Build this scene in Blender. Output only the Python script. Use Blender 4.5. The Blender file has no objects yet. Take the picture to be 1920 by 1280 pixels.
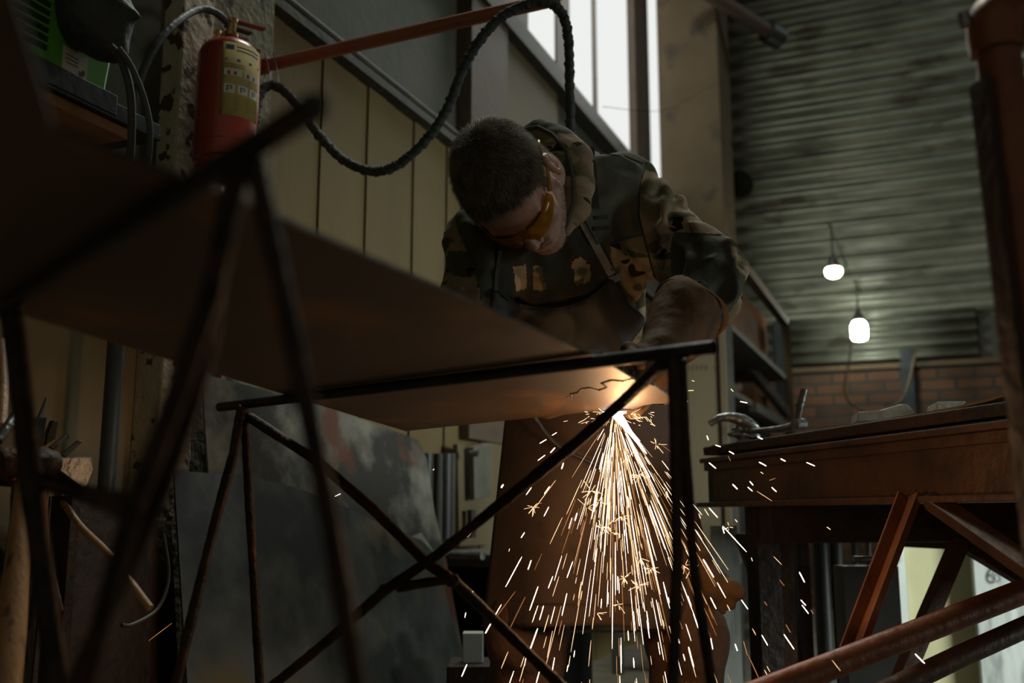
import bpy, bmesh, math, random
import numpy as np
from mathutils import Vector, Matrix
from mathutils.bvhtree import BVHTree

random.seed(7)
rng = np.random.default_rng(7)
PI = math.pi
scene = bpy.context.scene
COL = scene.collection

# ------------------------------------------------------------------ camera
FPX = 1920 * 35.0 / 36.0
CAM = Vector((0.0, 0.0, 0.72))
PITCH = math.atan(325.0 / FPX)
cp, sp = math.cos(PITCH), math.sin(PITCH)
cam_d = bpy.data.cameras.new('camera')
cam_d.sensor_width = 36.0
cam_d.lens = 35.0
cam_d.clip_start = 0.02
cam_d.dof.use_dof = True
cam_d.dof.focus_distance = 1.72
cam_d.dof.aperture_fstop = 3.4
cam = bpy.data.objects.new('camera', cam_d)
COL.objects.link(cam)
cam.location = CAM
cam.rotation_euler = (PI / 2 + PITCH, 0, 0)
scene.camera = cam


def ray(px, py):
    u, v = (px - 960) / FPX, (640 - py) / FPX
    return Vector((u, cp - v * sp, sp + v * cp))


def P(px, py, Y):
    r = ray(px, py)
    return CAM + r * (Y / r.y)


def onz(px, py, z):
    r = ray(px, py)
    return CAM + r * ((z - CAM.z) / r.z)


def project(c):
    """world points (n,3) -> pixel positions"""
    d = np.asarray(c, dtype=float) - np.array(CAM)
    fw = d[:, 1] * cp + d[:, 2] * sp
    up = -d[:, 1] * sp + d[:, 2] * cp
    return 960 + FPX * d[:, 0] / fw, 640 - FPX * up / fw


# ------------------------------------------------------------------ materials
def new_mat(name):
    m = bpy.data.materials.new(name)
    m.use_nodes = True
    nt = m.node_tree
    b = nt.nodes['Principled BSDF']
    return m, nt, b


def mat(name, c1, c2=None, scale=6.0, rough=0.6, metal=0.0, bump=0.0, bscale=None, c3=None, c3scale=None,
        c3lo=0.58, c3hi=0.66, stretch=(1, 1, 1), rvar=0.12, spec=0.5, detail=6.0, lo=0.35, hi=0.65, bdist=0.01):
    m, nt, b = new_mat(name)
    N, Lk = nt.nodes, nt.links
    b.inputs['Roughness'].default_value = rough
    b.inputs['Metallic'].default_value = metal
    b.inputs['Specular IOR Level'].default_value = spec
    tc = N.new('ShaderNodeTexCoord')
    mp = N.new('ShaderNodeMapping')
    mp.inputs['Scale'].default_value = stretch
    Lk.new(tc.outputs['Object'], mp.inputs['Vector'])
    n1 = N.new('ShaderNodeTexNoise')
    n1.inputs['Scale'].default_value = scale
    n1.inputs['Detail'].default_value = detail
    n1.inputs['Roughness'].default_value = 0.6
    Lk.new(mp.outputs['Vector'], n1.inputs['Vector'])
    r1 = N.new('ShaderNodeValToRGB')
    r1.color_ramp.elements[0].position = lo
    r1.color_ramp.elements[1].position = hi
    r1.color_ramp.elements[0].color = (*c1, 1)
    r1.color_ramp.elements[1].color = (*(c2 or c1), 1)
    Lk.new(n1.outputs['Fac'], r1.inputs['Fac'])
    out = r1.outputs['Color']
    if c3:
        n2 = N.new('ShaderNodeTexNoise')
        n2.inputs['Scale'].default_value = c3scale or scale * 2.3
        n2.inputs['Detail'].default_value = 8
        Lk.new(mp.outputs['Vector'], n2.inputs['Vector'])
        mr = N.new('ShaderNodeMapRange')
        mr.inputs['From Min'].default_value = c3lo
        mr.inputs['From Max'].default_value = c3hi
        Lk.new(n2.outputs['Fac'], mr.inputs['Value'])
        mx = N.new('ShaderNodeMix')
        mx.data_type = 'RGBA'
        mx.inputs['B'].default_value = (*c3, 1)
        Lk.new(mr.outputs['Result'], mx.inputs['Factor'])
        Lk.new(out, mx.inputs['A'])
        out = mx.outputs['Result']
    Lk.new(out, b.inputs['Base Color'])
    if rvar:
        rr = N.new('ShaderNodeMapRange')
        rr.inputs['To Min'].default_value = max(0.03, rough - rvar)
        rr.inputs['To Max'].default_value = min(1.0, rough + rvar)
        Lk.new(n1.outputs['Fac'], rr.inputs['Value'])
        Lk.new(rr.outputs['Result'], b.inputs['Roughness'])
    if bump:
        n3 = N.new('ShaderNodeTexNoise')
        n3.inputs['Scale'].default_value = bscale or scale * 4
        n3.inputs['Detail'].default_value = 5
        Lk.new(mp.outputs['Vector'], n3.inputs['Vector'])
        bp = N.new('ShaderNodeBump')
        bp.inputs['Strength'].default_value = bump
        bp.inputs['Distance'].default_value = bdist
        Lk.new(n3.outputs['Fac'], bp.inputs['Height'])
        Lk.new(bp.outputs['Normal'], b.inputs['Normal'])
    return m


def emit(name, col, s):
    m = bpy.data.materials.new(name)
    m.use_nodes = True
    nt = m.node_tree
    nt.nodes.clear()
    e = nt.nodes.new('ShaderNodeEmission')
    e.inputs['Color'].default_value = (*col, 1)
    e.inputs['Strength'].default_value = s
    o = nt.nodes.new('ShaderNodeOutputMaterial')
    nt.links.new(e.outputs[0], o.inputs[0])
    return m


def camo_mat():
    m, nt, b = new_mat('camouflage_cloth')
    N, Lk = nt.nodes, nt.links
    b.inputs['Roughness'].default_value = 0.85
    b.inputs['Specular IOR Level'].default_value = 0.2
    tc = N.new('ShaderNodeTexCoord')
    mp = N.new('ShaderNodeMapping')
    mp.inputs['Rotation'].default_value = (0.4, 0.5, 0.9)
    mp.inputs['Scale'].default_value = (1, 1, 1.9)
    Lk.new(tc.outputs['Object'], mp.inputs['Vector'])

    def layer(scale, lo, hi, seed, det=1.5, dist=0.6):
        n = N.new('ShaderNodeTexNoise')
        n.noise_dimensions = '4D'
        n.inputs['W'].default_value = seed
        n.inputs['Scale'].default_value = scale
        n.inputs['Detail'].default_value = det
        n.inputs['Distortion'].default_value = dist
        Lk.new(mp.outputs['Vector'], n.inputs['Vector'])
        r = N.new('ShaderNodeMapRange')
        r.inputs['From Min'].default_value = lo
        r.inputs['From Max'].default_value = hi
        Lk.new(n.outputs['Fac'], r.inputs['Value'])
        return r.outputs['Result']

    def mix(f, a, col):
        x = N.new('ShaderNodeMix')
        x.data_type = 'RGBA'
        Lk.new(f, x.inputs['Factor'])
        if isinstance(a, tuple):
            x.inputs['A'].default_value = (*a, 1)
        else:
            Lk.new(a, x.inputs['A'])
        x.inputs['B'].default_value = (*col, 1)
        return x.outputs['Result']
    o = mix(layer(9, .44, .56, 3.1), (0.30, 0.21, 0.135), (0.175, 0.150, 0.085))
    o = mix(layer(11, .55, .58, 9.7), o, (0.36, 0.28, 0.19))
    o = mix(layer(12, .57, .60, 6.4), o, (0.075, 0.075, 0.038))
    o = mix(layer(19, .655, .665, 1.2, 1.2, 0.5), o, (0.020, 0.014, 0.010))
    o = mix(layer(16, .66, .67, 5.5, 1.0, 0.3), o, (0.022, 0.015, 0.011))
    Lk.new(o, b.inputs['Base Color'])
    n3 = N.new('ShaderNodeTexNoise')
    n3.inputs['Scale'].default_value = 35
    n3.inputs['Detail'].default_value = 5
    Lk.new(tc.outputs['Object'], n3.inputs['Vector'])
    bp = N.new('ShaderNodeBump')
    bp.inputs['Strength'].default_value = 0.35
    bp.inputs['Distance'].default_value = 0.006
    Lk.new(n3.outputs['Fac'], bp.inputs['Height'])
    Lk.new(bp.outputs['Normal'], b.inputs['Normal'])
    return m


def brick_mat():
    m, nt, b = new_mat('old_brick')
    N, Lk = nt.nodes, nt.links
    b.inputs['Roughness'].default_value = 0.9
    tc = N.new('ShaderNodeTexCoord')
    mp = N.new('ShaderNodeMapping')
    mp.inputs['Rotation'].default_value = (PI / 2, 0, 0)
    Lk.new(tc.outputs['Object'], mp.inputs['Vector'])
    br = N.new('ShaderNodeTexBrick')
    br.inputs['Color1'].default_value = (0.17, 0.075, 0.035, 1)
    br.inputs['Color2'].default_value = (0.09, 0.05, 0.03, 1)
    br.inputs['Mortar'].default_value = (0.05, 0.045, 0.035, 1)
    br.inputs['Scale'].default_value = 1.0
    br.inputs['Brick Width'].default_value = 0.26
    br.inputs['Row Height'].default_value = 0.088
    br.inputs['Mortar Size'].default_value = 0.012
    Lk.new(mp.outputs['Vector'], br.inputs['Vector'])
    n = N.new('ShaderNodeTexNoise')
    n.inputs['Scale'].default_value = 4
    n.inputs['Detail'].default_value = 6
    Lk.new(tc.outputs['Object'], n.inputs['Vector'])
    mx = N.new('ShaderNodeMix')
    mx.data_type = 'RGBA'
    mx.blend_type = 'MULTIPLY'
    mx.inputs['Factor'].default_value = 0.7
    Lk.new(br.outputs['Color'], mx.inputs['A'])
    rp = N.new('ShaderNodeValToRGB')
    rp.color_ramp.elements[0].position = .3
    rp.color_ramp.elements[1].position = .7
    rp.color_ramp.elements[0].color = (.35, .35, .35, 1)
    Lk.new(n.outputs['Fac'], rp.inputs['Fac'])
    Lk.new(rp.outputs['Color'], mx.inputs['B'])
    Lk.new(mx.outputs['Result'], b.inputs['Base Color'])
    bp = N.new('ShaderNodeBump')
    bp.inputs['Strength'].default_value = .6
    bp.inputs['Distance'].default_value = .01
    Lk.new(br.outputs['Fac'], bp.inputs['Height'])
    bp.invert = True
    Lk.new(bp.outputs['Normal'], b.inputs['Normal'])
    return m


M = {}
M['rod'] = mat('rusty_black_steel', (.018, .015, .014), (.05, .030, .022), 30, .55, .6, .8, 120, c3=(.10, .045, .025), c3scale=14, c3lo=.56, c3hi=.68, bdist=.004)
M['bar'] = mat('dark_bar_steel', (.02, .022, .022), (.045, .045, .042), 20, .42, .7, .5, 80, c3=(.09, .05, .03), c3scale=11, bdist=.002)
M['sheet'] = mat('rusted_sheet_steel', (.120, .072, .040), (.17, .100, .054), 3.5, .48, .35, .25, 9, c3=(.36, .17, .06), c3scale=9, c3lo=.56, c3hi=.70, stretch=(1, .45, 1), bdist=.004)
M['sheet_edge'] = mat('cut_steel_edge', (.30, .28, .26), (.5, .48, .45), 60, .35, .9, .3, 200)
M['scorch'] = mat('black_slag_and_dark_edge', (.012, .010, .010), (.04, .028, .022), 80, .6, .4, .9, 200)
M['orange_paint'] = mat('orange_red_paint', (.27, .085, .045), (.34, .12, .065), 6, .34, .0, .15, 30, c3=(.12, .06, .04), c3scale=18, c3lo=.62, c3hi=.70)
M['red_paint'] = mat('fire_red_paint', (.33, .045, .026), (.40, .060, .034), 5, .28, 0, .05, 30, c3=(.20, .03, .02), c3scale=9)
M['rust_paint'] = mat('rust_orange_paint', (.17, .055, .022), (.29, .105, .042), 8, .45, .2, .3, 40, c3=(.05, .028, .02), c3scale=7, c3lo=.55, c3hi=.7)
M['rust_table'] = mat('rusty_red_steel', (.075, .028, .015), (.125, .048, .023), 6, .5, .25, .35, 40, c3=(.04, .022, .016), c3scale=8, c3lo=.5, c3hi=.68)
M['rust_dark'] = mat('dark_rusty_steel', (.022, .012, .008), (.045, .022, .014), 9, .6, .3, .5, 50, c3=(.015, .01, .008), c3scale=6)
M['rubber'] = mat('black_rubber', (.016, .018, .018), (.03, .032, .032), 30, .55, 0, .3, 90)
M['hosewrap'] = mat('black_cloth_tape', (.014, .018, .018), (.03, .036, .034), 60, .75, 0, .6, 120, bdist=.003)
M['cable'] = mat('grey_cable', (.06, .065, .062), (.09, .095, .09), 20, .5)
M['panel'] = mat('yellow_painted_boards', (.185, .135, .060), (.235, .175, .080), 2.2, .75, 0, .15, 20, c3=(.10, .07, .035), c3scale=3, c3lo=.56, c3hi=.72, stretch=(1, 1, .35))
M['panel_dark'] = mat('dark_green_wall', (.030, .032, .026), (.052, .050, .038), 4, .8, 0, .2, 25)
M['beam'] = mat('blackened_beam', (.018, .018, .016), (.045, .038, .028), 8, .7, .2, .3, 40)
M['brownpost'] = mat('brown_window_frame', (.060, .040, .026), (.095, .062, .040), 8, .7, 0, .2, 30)
M['plaster'] = mat('beige_plaster', (.27, .215, .14), (.36, .29, .19), 2.5, .85, 0, .4, 14, c3=(.035, .03, .024), c3scale=5.5, c3lo=.62, c3hi=.655)
M['greywall'] = mat('grey_sooty_plaster', (.10, .098, .088), (.20, .19, .165), 4, .85, 0, .5, 25, c3=(.04, .036, .03), c3scale=7)
M['whitepost'] = mat('peeling_white_paint', (.47, .40, .30), (.60, .52, .41), 5, .8, 0, .8, 40, c3=(.09, .055, .03), c3scale=24, c3lo=.57, c3hi=.60)
M['concrete'] = mat('mossy_concrete', (.15, .14, .10), (.27, .25, .19), 9, .9, 0, .9, 40, c3=(.05, .045, .035), c3scale=16)
M['column'] = mat('tan_concrete_column', (.13, .10, .06), (.19, .15, .092), 2.5, .85, 0, .4, 14, c3=(.06, .045, .028), c3scale=4)
M['corrugated'] = mat('galvanised_cladding', (.17, .18, .155), (.30, .31, .27), 5, .42, .45, .15, 25, c3=(.10, .095, .07), c3scale=4, stretch=(.35, 1, 1))
M['brick'] = brick_mat()
M['floor'] = mat('dusty_concrete_floor', (.15, .13, .10), (.22, .195, .155), 3, .8, 0, .3, 20)
M['ceiling'] = mat('dark_roof_deck', (.03, .03, .026), (.05, .05, .044), 3, .9)
M['green'] = mat('green_enamel', (.12, .40, .045), (.15, .46, .06), 5, .4, 0, .02, 40)
M['darkgrey'] = mat('dark_grey_powder_coat', (.045, .048, .050), (.07, .072, .074), 10, .45, 0, .1, 60)
M['black'] = mat('black_paint', (.012, .012, .012), (.02, .02, .02), 10, .5)
M['woodorange'] = mat('orange_plywood', (.33, .15, .055), (.45, .22, .085), 3, .6, 0, .1, 30, stretch=(1, 6, 6))
M['wood'] = mat('worn_hickory', (.36, .19, .085), (.48, .27, .13), 4, .45, 0, .15, 40, c3=(.12, .06, .03), c3scale=9, c3lo=.6, c3hi=.7, stretch=(5, 5, .7))
M['board'] = mat('tan_plywood', (.165, .125, .058), (.21, .16, .08), 2, .75, 0, .1, 20, stretch=(4, 4, .6))
M['woodbrown'] = mat('brown_shelf_boards', (.13, .055, .022), (.20, .085, .035), 3, .9, 0, .2, 20, spec=.15)
M['bluegrey'] = mat('blue_grey_paint', (.05, .065, .075), (.08, .095, .10), 8, .5, .2, .2)
M['steel'] = mat('worn_steel', (.16, .165, .165), (.32, .32, .31), 30, .33, .85, .3, 90, c3=(.10, .06, .04), c3scale=20, c3lo=.6, c3hi=.7)
M['darksteel'] = mat('dark_tool_steel', (.05, .05, .05), (.12, .12, .115), 20, .38, .8, .3, 60, c3=(.12, .06, .035), c3scale=14)
M['leansheet'] = mat('blue_grey_sheet_metal', (.010, .013, .014), (.052, .057, .054), 3.0, .62, .0, .15, 6, c3=(.13, .10, .05), c3scale=3.1, c3lo=.56, c3hi=.66, detail=7, lo=.42, hi=.62, spec=.3)
M['leansheet2'] = mat('stained_sheet_metal', (.035, .034, .030), (.19, .18, .15), 4.5, .6, .1, .3, 12, c3=(.12, .05, .032), c3scale=3.6, c3lo=.55, c3hi=.62, detail=10, lo=.42, hi=.60, spec=.3)
M['leansheet3'] = mat('pale_scuffed_metal', (.16, .16, .14), (.40, .38, .33), 6, .6, .1, .3, 18, c3=(.08, .06, .045), c3scale=5)
M['whiteboard'] = mat('white_scuffed_board', (.55, .58, .55), (.66, .69, .66), 3, .6, 0, .1, 20, c3=(.32, .34, .33), c3scale=9, c3lo=.6, c3hi=.7)
M['greyboard'] = mat('weathered_grey_board', (.36, .38, .36), (.52, .54, .51), 4, .7, 0, .1, 20, c3=(.22, .235, .225), c3scale=7, c3lo=.52, c3hi=.66, stretch=(3, 3, .7))
M['oliveboard'] = mat('olive_yellow_board', (.36, .34, .19), (.43, .40, .235), 5, .7, 0, .1, 20)
M['paper'] = mat('cream_paper', (.55, .50, .38), (.62, .57, .44), 8, .7)
M['plastic'] = mat('grey_plastic_wrap', (.26, .27, .25), (.40, .41, .38), 12, .25, 0, .5, 30)
M['card'] = mat('tan_hardboard_sheet', (.33, .25, .165), (.42, .33, .22), 4, .7)
M['skin'] = mat('skin', (.46, .27, .205), (.52, .32, .25), 14, .48, 0, .12, 160, c3=(.44, .20, .15), c3scale=11, spec=.4, bdist=.002)
M['skin'].node_tree.nodes['Principled BSDF'].inputs['Subsurface Weight'].default_value = .15
M['skin'].node_tree.nodes['Principled BSDF'].inputs['Subsurface Radius'].default_value = (.012, .005, .003)
M['hair'] = mat('dark_brown_hair', (.030, .024, .018), (.050, .040, .030), 60, .9, 0, 0, spec=.1)
M['hairstrand'] = mat('dark_brown_strands', (.06, .048, .036), (.17, .14, .11), 40, .45, 0, 0)
M['beard'] = mat('brown_stubble', (.05, .032, .02), (.09, .055, .035), 40, .5, 0, 0)
M['camo'] = camo_mat()
M['jacketdark'] = mat('dark_green_twill', (.036, .037, .026), (.050, .050, .036), 10, .8, 0, .5, 45, spec=.25, bdist=.005)
M['vest'] = mat('black_green_cloth', (.014, .014, .011), (.022, .021, .016), 10, .85, 0, .4, 40, spec=.2)
M['apron'] = mat('dark_work_apron', (.016, .016, .015), (.028, .026, .024), 7, .6, 0, .4, 30, spec=.3, bdist=.004)
M['apronskirt'] = mat('brown_suede_apron', (.075, .042, .027), (.115, .067, .043), 5, .8, 0, .5, 60, c3=(.06, .038, .028), c3scale=4, spec=.2, bdist=.003)
M['trousers'] = mat('brown_work_trousers', (.12, .065, .040), (.17, .09, .055), 7, .85, 0, .5, 40, spec=.2)
M['glove'] = mat('brown_leather_gauntlet', (.100, .054, .025), (.155, .086, .042), 8, .75, 0, .5, 60, c3=(.07, .042, .026), c3scale=9, spec=.25, bdist=.004)
M['strap'] = mat('grey_webbing', (.085, .088, .085), (.12, .122, .118), 30, .6, 0, .3, 200)
M['boot'] = mat('black_boot_leather', (.02, .018, .016), (.035, .03, .026), 10, .5)
M['brass'] = mat('brass', (.45, .28, .10), (.55, .36, .14), 20, .35, .9)
M['ceramic'] = mat('black_bakelite', (.015, .014, .013), (.025, .022, .02), 10, .4)
M['wire'] = mat('dull_wire', (.012, .012, .010), None, 5, 1.0, spec=0)
M['window'] = emit('bright_frosted_pane', (.93, .95, .93), 0.92)
M['skylight'] = emit('overcast_skylight', (.86, .93, .88), 1.0)
M['bulb_warm'] = emit('warm_bulb_glow', (1.0, .80, .52), 45)
M['bulb_cool'] = emit('cool_bulb_glow', (.93, 1.0, .90), 60)
M['spark_white'] = emit('white_hot_spark', (1.0, .80, .60), 5.5)
M['spark_gold'] = emit('golden_spark', (1.0, .62, .33), 2.4)
M['spark_orange'] = emit('orange_spark', (1.0, .42, .14), 0.8)
M['flame'] = emit('cutting_flame', (1.0, .86, .72), 14)
M['flame_blue'] = emit('blue_white_flame', (.72, .80, 1.0), 5)
for k in ('spark_white', 'spark_gold', 'spark_orange', 'flame', 'flame_blue'):
    M[k].cycles.emission_sampling = 'NONE'


def lift(keys, k, g=(1, 1, 1)):
    """scale the base colours of the named materials to lift or lower their tone"""
    for q in keys.split():
        for n in M[q].node_tree.nodes:
            if n.type == 'VALTORGB':
                for e in n.color_ramp.elements:
                    c = e.color
                    e.color = (c[0] * k * g[0], c[1] * k * g[1], c[2] * k * g[2], 1)


lift('rod bar rubber hosewrap black beam panel_dark vest jacketdark hairstrand hair boot scorch ceramic', 1.7)
lift('apron', 1.2)
lift('column', .66, (1, .88, .75))
lift('plaster', 1.25, (1, .98, .88))
lift('panel', .62, (1, .93, .74))
lift('rust_table', .85, (1, 1.25, 1.4))
lift('sheet', 1.12, (1, 1.12, 1.30))
lift('hair', .9)
lift('hairstrand', 1.35, (.95, 1, 1))
lift('strap', 1.5)
lift('leansheet2', 1.15)
lift('leansheet', 1.8)
lift('board', .62)
lift('rod', .72)
lift('apronskirt', 1.2, (1, 1.15, 1.35))
lift('greywall', .75)
lift('skin', 1.05)
lift('corrugated', .9, (1, 1, .9))
lift('oliveboard', 1.25)
lift('brick', 1.0)
lift('concrete greywall', .8, (1, .96, .85))


def tint_glass(name, col, alpha, rough=.08):
    m = bpy.data.materials.new(name)
    m.use_nodes = True
    nt = m.node_tree
    nt.nodes.clear()
    t = nt.nodes.new('ShaderNodeBsdfTransparent')
    t.inputs[0].default_value = (*col, 1)
    g = nt.nodes.new('ShaderNodeBsdfPrincipled')
    g.inputs['Base Color'].default_value = (col[0] * .6, col[1] * .6, col[2] * .6, 1)
    g.inputs['Roughness'].default_value = rough
    mx = nt.nodes.new('ShaderNodeMixShader')
    mx.inputs[0].default_value = alpha
    nt.links.new(t.outputs[0], mx.inputs[1])
    nt.links.new(g.outputs[0], mx.inputs[2])
    o = nt.nodes.new('ShaderNodeOutputMaterial')
    nt.links.new(mx.outputs[0], o.inputs[0])
    return m


M['lens'] = tint_glass('amber_lens', (.85, .52, .06), .30)
M['temple'] = tint_glass('clear_amber_plastic', (.80, .62, .22), .55)
M['jar'] = tint_glass('lamp_jar_glass', (.92, .95, .88), .15)


# ------------------------------------------------------------------ mesh helpers
def mk(name, verts, faces, m, parent=None, smooth=True, mats=None, fm=None, recalc=False):
    me = bpy.data.meshes.new(name)
    me.from_pydata([tuple(v) for v in verts], [], [tuple(f) for f in faces])
    if recalc:
        bm = bmesh.new()
        bm.from_mesh(me)
        bmesh.ops.recalc_face_normals(bm, faces=bm.faces)
        bm.to_mesh(me)
        bm.free()
    for x in (mats or [m]):
        me.materials.append(x)
    if fm is not None:
        me.polygons.foreach_set('material_index', np.asarray(fm, dtype=np.int32))
    me.polygons.foreach_set('use_smooth', [smooth] * len(me.polygons))
    me.update()
    o = bpy.data.objects.new(name, me)
    COL.objects.link(o)
    if parent is not None:
        o.parent = parent
        o.matrix_parent_inverse = parent_inv(parent)
    return o


def parent_inv(p):
    return Matrix.Translation(p.location).inverted() if p.parent is None else Matrix.Identity(4)


def thing(name, label, cat, loc=(0, 0, 0), group=None):
    o = bpy.data.objects.new(name, None)
    COL.objects.link(o)
    o.empty_display_size = .05
    o.location = loc
    return tag(o, label, cat, group)


def tag(o, label, cat, group=None, kind=None):
    o['label'] = label
    o['category'] = cat
    if group:
        o['group'] = group
    if kind:
        o['kind'] = kind
    return o


def struct(o, label=None):
    o['kind'] = 'structure'
    if label:
        o['label'] = label
        o['category'] = o.name.split('_')[0].split('.')[0]
    return o


class MB:
    """collects shapes, builds one mesh object"""

    def __init__(s):
        s.v, s.f = [], []

    def add(s, vs, fs):
        n = len(s.v)
        s.v += [Vector(v) for v in vs]
        s.f += [tuple(i + n for i in f) for f in fs]
        return s

    def box(s, c, size, ax=None):
        c = Vector(c)
        ax = ax or (Vector((1, 0, 0)), Vector((0, 1, 0)), Vector((0, 0, 1)))
        h = [a * (q / 2) for a, q in zip(ax, size)]
        vs = [c + h[0] * i + h[1] * j + h[2] * k for i in (-1, 1) for j in (-1, 1) for k in (-1, 1)]
        return s.add(vs, [(0, 1, 3, 2), (4, 6, 7, 5), (0, 4, 5, 1), (2, 3, 7, 6), (0, 2, 6, 4), (1, 5, 7, 3)])

    def beam(s, a, b, w, h, up=(0, 0, 1)):
        a, b = Vector(a), Vector(b)
        d = (b - a).normalized()
        up = Vector(up)
        x = d.cross(up).normalized()
        y = x.cross(d).normalized()
        return s.box((a + b) / 2, (w, (b - a).length, h), (x, d, y))

    def tube(s, pts, r, seg=12, cap=True, smooth=0):
        pts = [Vector(p) for p in pts]
        rs = list(r) if hasattr(r, '__len__') else [r] * len(pts)
        if smooth:
            pts, rs = spline(pts, rs, smooth)
        n = len(pts)
        t = [(pts[min(i + 1, n - 1)] - pts[max(i - 1, 0)]).normalized() for i in range(n)]
        x = t[0].orthogonal().normalized()
        vs, fs = [], []
        for i in range(n):
            x = (x - t[i] * x.dot(t[i])).normalized()
            y = t[i].cross(x)
            for k in range(seg):
                a = 2 * PI * k / seg
                vs.append(pts[i] + (x * math.cos(a) + y * math.sin(a)) * rs[i])
        for i in range(n - 1):
            for k in range(seg):
                k2 = (k + 1) % seg
                fs.append((i * seg + k, i * seg + k2, (i + 1) * seg + k2, (i + 1) * seg + k))
        if cap:
            fs.append(tuple(range(seg))[::-1])
            fs.append(tuple((n - 1) * seg + k for k in range(seg)))
        return s.add(vs, fs)

    def lathe(s, base, axis, prof, seg=32):
        """prof: (distance along axis, radius)"""
        base, axis = Vector(base), Vector(axis).normalized()
        x = axis.orthogonal().normalized()
        y = axis.cross(x)
        vs, fs = [], []
        for d, r in prof:
            for k in range(seg):
                a = 2 * PI * k / seg
                vs.append(base + axis * d + (x * math.cos(a) + y * math.sin(a)) * r)
        for i in range(len(prof) - 1):
            for k in range(seg):
                k2 = (k + 1) % seg
                fs.append((i * seg + k, i * seg + k2, (i + 1) * seg + k2, (i + 1) * seg + k))
        fs.append(tuple(range(seg))[::-1])
        fs.append(tuple((len(prof) - 1) * seg + k for k in range(seg)))
        return s.add(vs, fs)

    def slab(s, poly, off):
        """polygon (3D points) extruded by off"""
        off = Vector(off)
        poly = [Vector(p) for p in poly]
        n = len(poly)
        fs = [tuple(range(n)), tuple(range(2 * n - 1, n - 1, -1))]
        for i in range(n):
            j = (i + 1) % n
            fs.append((i, i + n, j + n, j))
        return s.add(poly + [p + off for p in poly], fs)

    def build(s, name, m, parent=None, smooth=False, bevel=0, **k):
        o = mk(name, s.v, s.f, m, parent, smooth, recalc=True, **k)
        if smooth:
            auto_smooth(o)
        if bevel:
            bv = o.modifiers.new('bevel', 'BEVEL')
            bv.width = bevel
            bv.segments = 2
            bv.limit_method = 'ANGLE'
        return o


def auto_smooth(o, ang=40):
    bm = bmesh.new()
    bm.from_mesh(o.data)
    for e in bm.edges:
        if len(e.link_faces) == 2 and e.calc_face_angle(0) > math.radians(ang):
            e.smooth = False
    bm.to_mesh(o.data)
    bm.free()


def spline(pts, rs, sub):
    out, ro = [], []
    n = len(pts)
    for i in range(n - 1):
        p0, p1, p2, p3 = pts[max(i - 1, 0)], pts[i], pts[i + 1], pts[min(i + 2, n - 1)]
        for k in range(sub):
            t = k / sub
            out.append(0.5 * ((2 * p1) + (p2 - p0) * t + (2 * p0 - 5 * p1 + 4 * p2 - p3) * t * t + (3 * p1 - p0 - 3 * p2 + p3) * t ** 3))
            ro.append(rs[i] * (1 - t) + rs[i + 1] * t)
    out.append(pts[-1])
    ro.append(rs[-1])
    return out, ro


def rough_rod(mb, pts, r, wob=.12, seg=9, step=.012):
    """rebar-like rod: resample and jitter the radius so weld lumps and rust show"""
    pts = [Vector(p) for p in pts]
    P2 = [pts[0]]
    for a, b in zip(pts[:-1], pts[1:]):
        n = max(1, int((b - a).length / step))
        P2 += [a.lerp(b, (k + 1) / n) for k in range(n)]
    rs = []
    w = 0
    for i in range(len(P2)):
        w = .7 * w + .3 * random.uniform(-1, 1)
        rs.append(r * (1 + wob * w * 1.6 + (wob * .6 if (i % 2) else 0)))
    mb.tube(P2, rs, seg)
    return mb


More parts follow.
